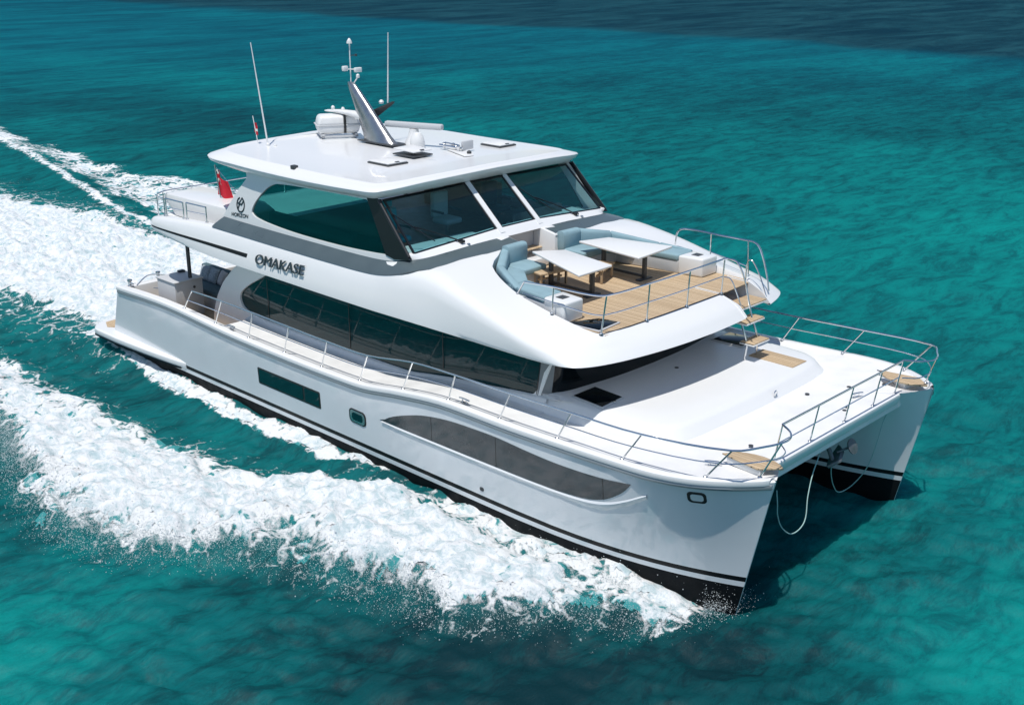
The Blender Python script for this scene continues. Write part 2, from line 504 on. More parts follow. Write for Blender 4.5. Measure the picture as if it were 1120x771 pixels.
for side, hl in ((-1, hull_s), (1, hull_p)):
    # long curved hull window
    ux = [12.68, 13.1, 13.6, 14.2, 15.0, 15.8, 16.5, 17.3, 18.1, 18.9, 19.5, 19.98, 20.02]
    uh = [1.66, 1.85, 2.03, 2.20, 2.32, 2.36, 2.37, 2.33, 2.31, 2.34, 2.39, 2.455, 2.46]
    lx = [12.68, 13.5, 14.5, 15.5, 16.5, 17.5, 18.4, 19.0, 19.4, 19.7, 19.9, 20.02]
    lh = [1.655, 1.655, 1.66, 1.665, 1.675, 1.69, 1.73, 1.80, 1.93, 2.12, 2.30, 2.455]
    xs = np.concatenate([np.linspace(12.68, 19, 40), np.linspace(19.1, 20.02, 16)])
    lo = [smooth_interp(x, lx, lh) for x in xs]; hi = [max(smooth_interp(x, ux, uh), l + .002) for x, l in zip(xs, lo)]
    w = hull_patch('hull_window', xs, lo, hi, 'hull_glass', hl, 0.006, side, 6)
    for sx in (14.45, 16.45, 19.35):
        a, b = smooth_interp(sx, lx, lh), smooth_interp(sx, ux, uh)
        hull_patch('seam', [sx, sx + 0.02], [a, a], [b, b], 'black_trim', w, 0.009, side, 4, .01)
    xs2 = np.concatenate([np.linspace(12.75, 19, 40), np.linspace(19.1, 20.35, 20)])
    lx2 = [12.68, 13.5, 14.5, 15.5, 16.5, 17.5, 18.4, 19.0, 19.5, 19.9, 20.2, 20.4]
    top = [smooth_interp(x, lx2, [1.645, 1.645, 1.65, 1.655, 1.665, 1.68, 1.715, 1.775, 1.90, 2.08, 2.25, 2.36]) for x in xs2]
    bot = [t - 0.10 * min(1, (x - 12.7) / 1.0 + .15) - (0.10 * max(0, min(1, (x - 18.3) / 1.0)) * max(0, 1 - max(0, x - 19.4) / 1.0)) for t, x in zip(top, xs2)]
    rows = []
    for x, a, b in zip(xs2, bot, top):
        rows.append([on_hull(x, b, 0.003, side), on_hull(x, b - (b - a) * .25, 0.035, side), on_hull(x, b - (b - a) * .7, .022, side), on_hull(x, a, -0.004, side)])
    MB().grid(rows).build('window_ledge', 'hull_white', hl)
    # rectangular window amidships
    xs, lo, hi = rr_patch(7.80, 10.42, 1.27, 1.72, 0.0, 0.04, 4)
    fr = hull_patch('midship_window', xs, lo, hi, 'black_trim', hl, 0.006, side, 2)
    for a, b in ((7.86, 9.72), (9.80, 10.37)):
        xs, lo, hi = rr_patch(a, b, 1.32, 1.67, 0.0, 0.03, 4)
        hull_patch('pane', xs, lo, hi, 'saloon_glass', fr, 0.012, side, 2, .01)
    # framed porthole
    xs, lo, hi = rr_patch(11.54, 12.16, 1.30, 1.66, -0.02, 0.12, 8)
    fr = hull_patch('porthole', xs, lo, hi, 'black_trim', hl, 0.012, side, 2)
    xs, lo, hi = rr_patch(11.58, 12.12, 1.33, 1.63, -0.02, 0.10, 8)
    r2 = hull_patch('rim', xs, lo, hi, 'steel', fr, 0.022, side, 2, .012)
    xs, lo, hi = rr_patch(11.66, 12.05, 1.385, 1.575, -0.02, 0.07, 8)
    hull_patch('pane', xs, lo, hi, 'saloon_glass', fr, 0.027, side, 2, .01)
    # docking light in the bow, exhaust outlet
    xs, lo, hi = rr_patch(21.14, 21.47, 2.38, 2.63, 0.05, 0.08, 8)
    fr = hull_patch('docking_light', xs, lo, hi, 'black_trim', hl, 0.008, side, 3)
    xs, lo, hi = rr_patch(21.20, 21.42, 2.43, 2.58, 0.05, 0.05, 8)
    hull_patch('lens', xs, lo, hi, 'lamp_lens', fr, 0.014, side, 2, .01)
    xs, lo, hi = rr_patch(15.94, 16.06, 0.95, 1.04, 0, 0.04, 5)
    hull_patch('outlet', xs, lo, hi, 'dark_grey', hl, 0.01, side, 2)

# ------------------------------------------------------------------ bridge deck and foredeck between the hulls
rows = []
xb = [0.9, 3, 5.95, 6.05, 9, 12, 13, 14, 15, 17, 19, 20, 21, 21.6, 21.95, 22.02]
for x in xb:
    zt = (1.715 if x < 6 else sheer(x) - 0.004)
    if x > 21.9: zt -= (x - 21.9) * 0.2
    zb = interp(x, [0, 15, 18, 20.5, 21.6, 22.1], [1.2, 1.2, 1.6, 2.35, 2.55, 2.62])
    r = []
    nose = 1.0 if x < 21 else 1.0
    for y in np.linspace(-3.0 if x < 21.5 else -2.75, 3.0 if x < 21.5 else 2.75, 9): r.append((x, y, zt))
    for y in np.linspace(3.0 if x < 21.5 else 2.75, -3.0 if x < 21.5 else -2.75, 9): r.append((x, y, zb))
    rows.append(r)
m = MB().grid(rows, closed=True); n = 18; k = len(m.v)
m.f.append(tuple(range(n))); m.f.append(tuple(k - n + j for j in range(n)))
m.build('bridge_deck', 'deck_white', yacht, 30)
# rounded lip along the front edge of the foredeck
rows = []
for y in np.linspace(-2.45, 2.45, 24):
    sec = [(0, 0.03), (.05, .02), (.06, -.03), (.02, -.20), (-.04, -.26), (-.10, -.26), (-.05, .02)]
    rows.append([(22.02 + a, y, 2.93 + b) for a, b in sec])
MB().grid(rows, closed=True).build('bow_beam', 'gelcoat', yacht)

# raised trunk on the foredeck
def trunk_outline(inset, z):
    P = [(16.6, 3.25 - inset), (18.4, 3.28 - inset), (19.6 - inset, 3.22 - inset), (19.95 - inset, 3.0 - inset * .9), (20.12 - inset, 2.6 - inset * .7), (20.2 - inset, 1.3), (20.23 - inset, 0)]
    half = catmull([(x, y, z) for x, y in P], 6)
    return half + [Vector((p.x, -p.y, p.z)) for p in reversed(half[:-1])]
rows = [trunk_outline(-0.03, 2.72), trunk_outline(0.0, 2.83), trunk_outline(0.05, 2.88), trunk_outline(0.16, 3.05), trunk_outline(0.22, 3.10), trunk_outline(0.32, 3.125), trunk_outline(0.9, 3.13)]
m = MB().grid(rows)
n = len(rows[0]); base = len(m.v) - n
for j in range(n // 2 ): m.f.append((base + j, base + j + 1, base + n - 2 - j, base + n - 1 - j) if base + j + 1 != base + n - 2 - j else (base + j, base + j + 1, base + n - 1 - j))
m.build('foredeck_trunk', 'gelcoat', yacht, 50)
MB().box((18.62, 1.85, 3.128), (19.78, 2.45, 3.146), .006).build('teak_pad', 'teak', yacht)
# dark deck hatches each side of the trunk
for side in (-1, 1):
    hx = [(17.36, side * 2.93), (17.36, side * 2.16), (18.22, side * 2.22), (18.27, side * 3.0)]
    h = MB().prism([(x, y, 3.13) for x, y in hx], (0, 0, .03), bev=.008).build('deck_hatch', 'light_grey', yacht)
    cx = sum(p[0] for p in hx) / 4; cy = sum(p[1] for p in hx) / 4
    MB().prism([(cx + (x - cx) * .9, cy + (y - cy) * .9, 3.16) for x, y in hx], (0, 0, .012), bev=.004).build('pane', 'black_glass', h)
    b = MB()
    for t in (.5,): b.box((18.20, cy + side * (t - .5) * .6 - .05, 3.162), (18.27, cy + side * (t - .5) * .6 + .05, 3.185), .006)
    b.build('hinge', 'steel', h)
# small deck fittings
def deck_disc(x, y, z, r=.05, material='steel'):
    MB().lathe([(r, 0), (r, .012), (r * .7, .018), (0.001, .02)], (x, y, z), 14).build('deck_filler', material, yacht)
for (x, y, z) in [(17.9, .05, 3.128), (20.55, 1.2, 2.895), (21.25, -2.1, 2.95), (21.6, 1.0, 2.935), (21.65, .82, 2.935), (21.55, 2.75, 2.96), (21.0, 2.2, 2.90)]: deck_disc(x, y, z, material='dark_grey')
MB().tube([(20.16 + .05 * 0, .55 + .06 * math.cos(a), 2.99 + .06 * math.sin(a)) for a in np.linspace(0, 2 * math.pi, 17)], .012, 6).build('lifting_ring', 'steel', yacht)

def cleat(x, y, z, ang):
    t = MB(); R = Matrix.Rotation(ang, 3, 'Z')
    def q(p): v = R @ Vector(p); return (x + v.x, y + v.y, z + v.z)
    t.tube([q(p) for p in [(-.16, 0, .075), (-.08, 0, .085), (.08, 0, .085), (.16, 0, .075)]], .018, 8)
    t.tube([q((-.06, 0, 0)), q((-.06, 0, .085))], .016, 8); t.tube([q((.06, 0, 0)), q((.06, 0, .085))], .016, 8)
    t.box((x - .10, y - .03, z), (x + .10, y + .03, z + .008), 0, rot=R)
    t.build('cleat', 'steel', yacht)
for side in (-1, 1):
    cleat(15.35, side * 4.10, sheer(15.3) + .045, side * .03)
    cleat(21.2, side * 3.3, sheer(21.2) + .002, side * -.5)
    cleat(6.5, side * 4.12, sheer(6.5) + .045, 0)
    cleat(1.1, side * 4.0, sheer(1.1) + .045, 0)
cleat(21.45, 1.7, 2.935, 1.2)
# teak corner pads on both bows
for side in (-1, 1):
    P = [(21.55, 3.05), (21.75, 2.72), (22.0, 2.62), (22.2, 2.72), (22.28, 3.0), (22.05, 3.45), (21.8, 3.5)]
    P = [(21.45, 3.1)] + [(22.12 + .62 * math.cos(a), 3.12 + .42 * math.sin(a)) for a in np.linspace(math.radians(190), math.radians(330), 10)] + [(22.30, 3.25)]
    MB().prism([(x - .2, side * y, sheer(22) + .13) for x, y in P], (0, 0, .035), bev=.01).build('bow_seat', 'teak', yacht)
    MB().prism([(21.45 - .1, side * 3.1, sheer(22) - .01), (22.0, side * 2.8, sheer(22) - .01), (22.15, side * 3.2, sheer(22) - .01)], (0, 0, .14), bev=.02).build('seat_base', 'gelcoat', yacht)

# ------------------------------------------------------------------ saloon deckhouse on the main deck
house = MB()
GL = [(5.95, 2.52), (5.62, 2.62), (5.48, 2.82), (5.55, 3.02), (5.85, 3.25), (6.3, 3.5), (6.9, 3.80), (7.6, 4.05), (8.4, 4.12), (17.0, 4.12), (16.74, 3.55), (16.48, 3.02), (15.9, 2.93), (15.0, 2.82), (14.2, 2.74), (13.2, 2.60), (12.3, 2.48), (11, 2.45), (9, 2.45), (7.2, 2.46)]
ARCH = catmull([(4.12, 0, 1.73), (4.2, 0, 2.25), (4.5, 0, 2.85), (5.0, 0, 3.4), (5.6, 0, 3.85), (6.2, 0, 4.12)], 5)
OUT = [(p.x, p.z) for p in ARCH] + [(6.3, 4.14), (17.06, 4.145), (16.8, 3.4), (16.62, 2.9), (16.5, 2.7), (14.2, 2.65), (12.3, 2.34), (6.1, 2.32), (5.95, 1.73)]
def loop_smooth(P, per=4): return [(p.x, p.y) for p in catmull([(a, b, 0) for a, b in P], per, True)]
saloon = None
for side in (-1, 1):
    s = fill2d('saloon_wall', [OUT, loop_smooth(GL, 3)], 0.10, 'gelcoat', yacht, lambda a, b, c, side=side: (a, side * (3.10 - (b - 2.4) * .04 + c), b))
    g = [(a, b) for a, b in GL]
    w = fill2d('saloon_window', [loop_smooth([(6 + (a - 6) * 1.002, b) for a, b in g], 3)], 0.03, 'saloon_glass', yacht, lambda a, b, c, side=side: (a, side * (3.075 - (b - 2.4) * .04 + c), b))
    for sx in (6.75, 10.2, 13.6):
        MB().box((sx, side * 3.088 - .008, 2.5 if sx < 13 else 2.85), (sx + .014, side * 3.075 + .008 * side, 3.6 if sx < 8 else 4.1)).build('window_seam', 'black_trim', w)
    # moulded sill that sweeps from the window down to the side deck
    rows = []
    for x in np.linspace(5.95, 16.9, 50):
        zs = smooth_interp(x, [5.9, 12.3, 13.2, 14.2, 15, 15.9, 16.9], [2.45, 2.46, 2.58, 2.72, 2.80, 2.91, 3.02])
        dz = sheer(x)
        rows.append([(x, side * 3.10, zs + .03), (x, side * 3.155, zs + .015), (x, side * 3.19, zs - .02), (x, side * 3.215, lerp(zs, dz, .5)), (x, side * 3.27, lerp(zs, dz, .9)), (x, side * 3.36, dz - .004)])
    MB().grid(rows).build('sill', 'gelcoat', yacht)
    # rounded arch face at the after end
    A = ARCH
    rows = [[(p.x + d, side * y, p.z) for (d, y) in ((.06, 3.148 - (p.z - 2.4) * .04), (0, 3.152 - (p.z - 2.4) * .04), (-.07, 3.12 - (p.z - 2.4) * .04), (-.12, 3.0), (-.10, 2.86), (0.05, 2.8))] for p in A]
    MB().grid(rows).build('arch', 'gelcoat', yacht, 50)
# front of the deckhouse: black glass, corner pillars with shade put into their grey, ledge under it
FP = [(16.62, 3.13), (16.92, 3.02), (17.1, 2.75), (17.2, 2.2), (17.32, 1.2), (17.36, 0)]
half = catmull([(a, b, 0) for a, b in FP], 6)
full = half + [Vector((p.x, -p.y, 0)) for p in reversed(half[:-1])]
def front_rows(j0, j1, z0, z1, dx0=-.06, dx1=.10, out=0):
    return [[(p.x + lerp(dx0, dx1, t) + out, p.y * (1 + out * .02), lerp(z0, z1, t)) for p in full[j0:j1]] for t in (0, .33, .66, 1)]
L = len(full)
MB().grid(front_rows(0, L, 3.0, 4.16, out=-.02)).build('front_wall', 'black_trim', yacht, 60)
MB().grid(front_rows(6, L - 6, 3.06, 4.15)).build('front_window', 'black_glass', yacht, 60)
for rng in ((0, 7), (L - 7, L)): MB().grid(front_rows(*rng, 2.95, 4.15, out=.012)).build('corner_pillar', 'pillar_shade', yacht, 60)
rows = []
for (o, z) in ((.08, 3.10), (.16, 3.10), (.24, 3.085), (.34, 3.05), (.55, 3.12)): rows.append([(p.x + o, p.y * (1 + o * .08), z) for p in full])
MB().grid(rows).build('front_sill', 'gelcoat', yacht, 60)

# ------------------------------------------------------------------ upper deck: overhang, sides and hood
B = [(1.75, 0, 4.46), (1.78, 2.4, 4.46), (1.95, 3.4, 4.47), (2.3, 3.82, 4.46), (3.0, 3.94, 4.37), (5.4, 3.98, 4.2), (8.5, 3.98, 4.16), (12.0, 3.98, 4.14), (13.0, 3.98, 4.15), (13.9, 3.98, 4.16), (15.0, 3.98, 4.17), (16.4, 3.98, 4.18), (17.3, 3.97, 4.19), (17.9, 3.90, 4.20), (18.24, 3.68, 4.2), (18.52, 3.05, 4.2), (18.72, 2.1, 4.2), (18.84, 1.05, 4.2), (18.88, 0, 4.2)]
K = [(1.7, 0, 4.60), (1.73, 2.4, 4.60), (1.9, 3.35, 4.60), (2.3, 3.74, 4.70), (3.0, 3.86, 4.80), (5.4, 3.78, 4.93), (8.5, 3.76, 4.90), (11.9, 3.76, 4.91), (12.8, 3.75, 5.06), (13.65, 3.70, 5.25), (14.85, 3.82, 5.06), (16.1, 3.90, 4.76), (16.95, 3.92, 4.55), (17.55, 3.80, 4.46), (17.95, 3.45, 4.44), (18.26, 2.9, 4.43), (18.48, 2.03, 4.43), (18.60, 1.02, 4.43), (18.64, 0, 4.43)]
Rm = [(1.8, 0, 4.63), (1.85, 2.35, 4.63), (2.05, 3.2, 4.64), (2.4, 3.5, 4.74), (3.05, 3.6, 4.84), (5.4, 3.55, 4.97), (8.5, 3.5, 5.16), (11.8, 3.48, 5.17), (12.75, 3.42, 5.3), (13.60, 1.35, 5.385), (14.25, 2.12, 5.21), (15.4, 2.66, 5.01), (16.4, 2.82, 4.855), (17.2, 2.85, 4.73), (17.8, 2.84, 4.65), (18.0, 2.72, 4.62), (18.05, 1.95, 4.62), (18.07, 1.0, 4.62), (18.08, 0, 4.62)]
PER = 4
def full_loop(P):
    h = catmull(P, PER)
    return h, h + [Vector((p.x, -p.y, p.z)) for p in reversed(h[1:-1])]
hb, fb = full_loop(B); hk, fk = full_loop(K); hr, fr_ = full_loop(Rm)
def mixr(a, b, t, up=0, outw=0):
    o = []
    for p, q in zip(a, b):
        v = p.lerp(q, t); s = 1 if v.y > 0 else (-1 if v.y < 0 else 0)
        v = v + Vector((0, s * outw, up)); o.append(v)
    return o
# lower lip rounded, soft shoulder at the knuckle
inner = []
for p in fb:
    inner.append(Vector((p.x - (.12 if p.x > 17.5 else 0), p.y * .965, p.z + .005)))
rows = [inner, mixr(fb, inner, .35, -.028), fb, mixr(fb, fk, .12, 0, .018), mixr(fb, fk, .35, 0.0, .03), mixr(fb, fk, .62, .0, .035), mixr(fb, fk, .85, 0.0, .02)]
for j, p in enumerate(fk): pass
sh1 = []; sh2 = []; sh3 = []
for p, q in zip(fk, fr_):
    sh1.append(p.lerp(q, .05) + Vector((0, 0, -.004)))
    sh2.append(p.lerp(q, .18) + Vector((0, 0, .012)))
    sh3.append(p.lerp(q, .5) + Vector((0, 0, .015)))
rows += [sh1, sh2, sh3, fr_]
m = MB().grid([[tuple(p) for p in r] for r in rows], closed=True)
bm = bmesh.new()
vs = [bm.verts.new(p) for p in m.v]
for q in m.f: bm.faces.new([vs[i] for i in q])
# the stair opening on the port side
for yy in (1.35, 2.62):
    bmesh.ops.bisect_plane(bm, geom=list(bm.verts) + list(bm.edges) + list(bm.faces), plane_co=(0, yy, 0), plane_no=(0, 1, 0), dist=1e-5)
kill = [f for f in bm.faces if 1.35 < f.calc_center_median().y < 2.62 and f.calc_center_median().x > 17.2]
bmesh.ops.delete(bm, geom=kill, context='FACES')
upper = from_bm('upper_deck', bm, 'gelcoat', yacht, 60)
# cheeks of the stair opening
for yy in (1.352, 2.618):
    x0 = 18.05 if yy < 2 else 18.0
    P = [(17.4, yy, 4.21), (x0 - .02, yy, 4.215), (18.76 if yy < 2 else 18.55, yy, 4.20), (18.83 if yy < 2 else 18.62, yy, 4.23), (18.62 if yy < 2 else 18.40, yy, 4.44), (18.55 if yy < 2 else 18.33, yy, 4.475), (x0, yy, 4.63), (17.4, yy, 4.64)]
    MB().prism(P, (0, .03 if yy > 2 else -.03, 0)).build('stair_cheek', 'gelcoat', yacht)
# soffit (underside) and floors
nB = len(hb)
rows = [[(p.x - (.14 if p.x > 17.5 else 0), -p.y * .955, p.z + .004), (p.x - (.14 if p.x > 17.5 else 0), p.y * .955, p.z + .004)] for p in hb]
rr = [r for r in rows if r[0][0] < 17.5]
MB().grid(rr).build('soffit', 'gelcoat', yacht, 30)
MB().prism([(17.2, -3.9, 4.195), (17.8, -3.8, 4.195), (18.3, -3.1, 4.195), (18.6, -1.2, 4.195), (18.65, 0, 4.195), (18.58, 1.35, 4.195), (17.9, 1.36, 4.195), (17.9, 2.6, 4.195), (18.4, 2.62, 4.195), (18.1, 3.5, 4.195), (17.8, 3.8, 4.195), (17.2, 3.9, 4.195)], (0, 0, .02)).build('soffit', 'gelcoat', yacht)
# lounge floor in teak, with white well sides under the rim
MB().prism([(13.5, -2.3, 4.585), (15.3, -2.9, 4.585), (17.6, -2.95, 4.585), (18.06, -2.72, 4.585), (18.08, -1, 4.585), (18.09, 0, 4.585), (18.08, 1.35, 4.585), (18.0, 2.62, 4.585), (17.6, 2.95, 4.585), (15.3, 2.9, 4.585), (13.5, 2.3, 4.585)], (0, 0, .016)).build('lounge_floor', 'teak', yacht)
rows = []
i0 = 9 * PER; i1 = 15 * PER
for seg in (1, -1):
    r_ = [p for p in hr[i0:i1 + 1]]
    MB().grid([[(p.x, seg * p.y, p.z + .0) for p in r_], [(p.x - .005, seg * (p.y - .02), p.z - .03) for p in r_], [(p.x - .01, seg * (p.y - .04), 4.59) for p in r_]]).build('well_side', 'gelcoat', yacht, 50)
m = MB()
m.tube([(18.0, -2.8, 4.618), (18.075, -1.9, 4.618), (18.095, -.9, 4.618), (18.10, 0, 4.618), (18.09, 1.35, 4.618)], .012, 6)
m.build('floor_edge', 'dark_grey', yacht)
# after part of the upper deck
MB().prism([(1.8, -2.9, 4.60), (2.4, -3.5, 4.60), (5.6, -3.5, 4.60), (6.2, 0, 4.60), (5.6, 3.5, 4.60), (2.4, 3.5, 4.60), (1.8, 2.9, 4.60)], (0, 0, .03)).build('boat_deck', 'deck_white', yacht)
# dark styling line along the side
_hx = np.array([p.x for p in hb[8:14 * PER]])
def side_y(x, z):
    g = lambda P, k: float(np.interp(x, [p.x for p in P[8:14 * PER]], [p[k] for p in P[8:14 * PER]]))
    t = (z - g(hb, 2)) / max(g(hk, 2) - g(hb, 2), .01)
    bul = interp(t, [0, .12, .35, .62, .85, 1], [0, .018, .03, .035, .02, 0])
    return lerp(g(hb, 1), g(hk, 1), t) + bul
for side in (-1, 1):
    xs = np.linspace(2.45, 7.18, 24); rows = []
    for x in xs:
        h = lerp(.018, .05, (x - 2.4) / 4.8); zc = lerp(4.52, 4.50, (x - 2.4) / 4.8)
        rows.append([(x + dz * .25, side * (side_y(x, zc + dz) + o), zc + dz) for dz, o in ((-h, -.02), (-h, .006), (h, .006), (h, -.02))])
    m = MB().grid(rows, closed=True); m.f += [(0, 1, 2, 3), tuple(len(m.v) - 4 + j for j in range(4))]
    m.build('side_stripe', 'boot_black', upper)

# lettering: the yacht's name stands off the side, the builder's emblem sits on the arch
def place_text(body, size, depth, x0, z0, width, parent, stand, name, material, ang=0.02, slant=0.0):
    v, f = text_mesh(body, size, depth)
    w = max(p[0] for p in v) - min(p[0] for p in v); mn = min(p[0] for p in v); k = width / w
    out = []
    for p in v:
        x = x0 + (p[0] - mn) * k; z = z0 + p[1] + (x - x0) * ang
        out.append((x, parent(x, z, stand + p[2]), z))
    return obj(name, out, f, material, yacht, 30)
place_text('OMAKASE', .34, .03, 7.62, 4.40, 1.98, lambda x, z, s: -(side_y(x, z) + s), .05, 'name_lettering', 'letter_dark', .028)
place_text('OMAKASE', .34, .03, 7.62, 4.40, 1.98, lambda x, z, s: (side_y(x, z) + s), .05, 'name_lettering', 'letter_dark', .028)

# ------------------------------------------------------------------ grey band and pilothouse
band_lo = [(5.42, 3.79, 4.955), (6.5, 3.785, 4.94), (8.5, 3.775, 4.915), (10.5, 3.772, 4.91), (11.9, 3.77, 4.925), (12.8, 3.76, 5.07), (13.4, 3.62, 5.25), (13.66, 3.3, 5.27), (13.74, 2.4, 5.31), (13.76, 1.4, 5.37), (13.75, .62, 5.39)]
band_hi = [(5.66, 3.53, 5.22), (6.6, 3.52, 5.20), (8.5, 3.51, 5.185), (10.5, 3.50, 5.185), (11.7, 3.50, 5.20), (12.3, 3.48, 5.25), (12.82, 3.44, 5.335), (13.12, 3.18, 5.385), (13.21, 2.4, 5.43), (13.25, 1.4, 5.475), (13.26, .62, 5.48)]
lo_ = catmull(band_lo, 5); hi_ = catmull(band_hi, 5)
for side in (-1, 1):
    rows = []
    for t, o in ((-.03, -.06), (0, .0), (.25, .012), (.6, .012), (1.0, .004), (1.02, -.05)):
        rows.append([(p.lerp(q, t).x, side * (p.lerp(q, t).y + o), p.lerp(q, t).z + max(o, -.06) * .8) for p, q in zip(lo_, hi_)])
    MB().grid(rows).build('side_band', 'band_grey', yacht, 50)
# white strip between band and glass, then the glass of the sides
WIN = [(6.86, 5.50), (6.88, 5.62), (7.02, 5.82), (7.3, 6.08), (7.6, 6.28), (7.92, 6.38), (9.0, 6.44), (11.3, 6.50), (11.42, 6.48), (12.22, 5.40), (12.18, 5.36), (11, 5.29), (9.97, 5.27), (8.7, 5.28), (7.73, 5.33), (7.1, 5.40)]
WALL = [(5.50, 5.14), (5.66, 5.32), (5.90, 5.64), (6.2, 5.97), (6.6, 6.36), (6.5, 6.60), (11.75, 6.62), (12.35, 5.9), (12.84, 5.36), (12.5, 5.28), (12.2, 5.2), (11.5, 5.16), (9, 5.14)]
def wall_y(z): return 3.47 - (z - 5.2) * .125
for side in (-1, 1):
    fill2d('pilothouse_side', [WALL, loop_smooth(WIN, 3)], .07, 'gelcoat', yacht, lambda a, b, c, side=side: (a, side * (wall_y(b) + c), b))
    fill2d('pilothouse_window', [loop_smooth(WIN, 3)], .012, 'side_glass', yacht, lambda a, b, c, side=side: (a, side * (wall_y(b) - .012 + c), b))
    # black windscreen pillar at the corner
    A = [(11.40, 6.56), (11.78, 6.58), (13.0, 5.38), (12.5, 5.31), (12.2, 5.36)]
    fill2d('corner_pillar', [A], .09, 'black_trim', yacht, lambda a, b, c, side=side: (a, side * (wall_y(b) + .012 + c), b))
    MB().tube([(11.83, side * 3.36, 6.56), (12.95, side * 3.46, 5.43)], .035, 8).build('pillar_trim', 'black_trim', yacht)
# windscreen: three panes between white mullions
TL = [(-3.24, 11.78, 6.54), (-.62, 11.93, 6.60), (.62, 11.93, 6.60), (3.24, 11.78, 6.54)]
BL = [(-3.36, 12.93, 5.47), (-.68, 13.06, 5.64), (.68, 13.06, 5.64), (3.36, 12.93, 5.47)]
def ws(y, t, out=0):
    a = abs(y)
    top = Vector((interp(a, [0, .62, 3.24], [11.95, 11.93, 11.78]), y * lerp(1, 3.24 / 3.36, t), interp(a, [0, .62, 3.3], [6.605, 6.60, 6.53])))
    bot = Vector((interp(a, [0, .68, 3.36], [13.075, 13.06, 12.93]), y, interp(a, [0, .68, 3.36], [5.645, 5.64, 5.46])))
    v = bot.lerp(top, t); v.y = y * lerp(1, 3.24 / 3.36, t)
    return v + Vector((.66, 0, .75)) * out
def quad_panel(y0, y1, t0, t1, out, thick, n=8):
    rows = []
    ys = np.linspace(y0, y1, n)
    for y in ys: rows.append([tuple(ws(y, t0, out)), tuple(ws(y, t1, out)), tuple(ws(y, t1, out - thick)), tuple(ws(y, t0, out - thick))])
    m = MB().grid(rows, closed=True); m.f += [(0, 1, 2, 3), tuple(len(m.v) - 4 + j for j in range(4))]
    return m
for (a, b) in ((-3.30, -.74), (-.60, .60), (.74, 3.30)):
    g = quad_panel(a, b, .015, .985, 0, .012).build('windscreen', 'screen_glass', yacht)
    f = MB()
    for q in (quad_panel(a, b, .0, .03, .01, .03), quad_panel(a, b, .965, 1.0, .01, .03), quad_panel(a, a + .05, .03, .965, .01, .03, 2), quad_panel(b - .05, b, .03, .965, .01, .03, 2)): f.add(q.v, q.f)
    f.build('frame', 'black_trim', g)
for y in (-.67, .67): quad_panel(y - .075, y + .075, -.10, 1.06, .03, .08, 2).build('mullion', 'gelcoat', yacht)
# windscreen base: the white strip over the dashboard
rows = []
for y in np.linspace(-3.42, 3.42, 40):
    b = ws(y, 0, 0); e = interp(abs(y), [.62, 1.4, 2.4, 3.1, 3.42], [13.275, 13.265, 13.225, 13.14, 12.9]); ez = interp(abs(y), [.62, 1.4, 2.4, 3.1, 3.42], [5.475, 5.47, 5.425, 5.385, 5.34])
    rows.append([(b.x - .12, y, b.z + .02), (b.x, y, b.z + .012), (b.x + .03, y, b.z - .01), (e + .01, y, ez)])
MB().grid(rows).build('windscreen_base', 'gelcoat', yacht, 60)
# front lounge bulkhead under the windscreen, with the walk-through recess
m = MB()
m.box((12.98, -.95, 4.6), (13.05, .78, 5.56))
m.build('recess_wall', 'light_grey', yacht)
for y0, y1 in ((-.98, -.60), (.55, .98)):
    P = [(13.05, y0, 5.56), (13.27, y0, 5.485), (13.76, y0, 5.39), (13.78, y0, 4.6), (13.05, y0, 4.6)]
    MB().prism(P, (0, y1 - y0, 0), bev=.02).build('recess_side', 'gelcoat', yacht)
MB().box((13.03, -.62, 5.0), (13.35, .6, 5.02)).build('recess_step', 'teak', yacht)
MB().box((13.03, -.6, 4.62), (13.6, .56, 4.82), .02).build('recess_step', 'gelcoat', yacht)
# wipers
for y in (-1.95, .0, 2.1):
    if y == 0: continue
    w = MB(); a = ws(y, -.03, .05); b = ws(y - 1.0, .42, .05)
    w.tube([a, ws(y - .5, .2, .07), b], .018, 6)
    w.tube([ws(y - 1.35, .72, .035), ws(y - .65, .10, .035)], .014, 6)
    w.box((a.x - .05, a.y - .06, a.z - .04), (a.x + .09, a.y + .06, a.z + .03), .02)
    w.build('wiper', 'black_trim', yacht)
    MB().lathe([(.045, 0), (.045, .03), (.02, .05)], (a.x + .13, a.y + .12, a.z - .10), 10).build('washer_nozzle', 'steel', yacht)

# ---- roof
R0 = [(6.3, 0, 6.60), (6.3, 2.4, 6.58), (6.6, 3.24, 6.55), (7.4, 3.32, 6.47), (9, 3.31, 6.47), (11.3, 3.29, 6.53), (11.72, 3.24, 6.56), (11.90, 2.2, 6.60), (11.98, 0, 6.63)]
R1 = [(4.72, 0, 6.78), (4.72, 2.6, 6.70), (4.86, 3.36, 6.66), (6.2, 3.53, 6.62), (9, 3.56, 6.60), (11.45, 3.56, 6.67), (11.92, 3.44, 6.70), (12.18, 2.2, 6.79), (12.30, 0, 6.85)]
R2 = [(4.70, 0, 6.86), (4.70, 2.6, 6.78), (4.84, 3.38, 6.73), (6.2, 3.56, 6.70), (9, 3.60, 6.68), (11.48, 3.60, 6.745), (11.96, 3.47, 6.775), (12.22, 2.2, 6.865), (12.34, 0, 6.925)]
R3 = [(5.0, 0, 7.0), (5.0, 2.5, 6.94), (5.2, 3.0, 6.90), (6.4, 3.22, 6.88), (9, 3.26, 6.87), (11.2, 3.26, 6.885), (11.66, 3.12, 6.89), (11.95, 2.05, 6.94), (12.06, 0, 6.98)]
R4 = [(5.6, 0, 7.06), (5.6, 1.6, 7.03), (5.8, 2.3, 7.0), (6.8, 2.45, 6.99), (9, 2.5, 6.985), (10.6, 2.5, 6.985), (11.0, 2.3, 6.985), (11.3, 1.5, 7.01), (11.4, 0, 7.03)]
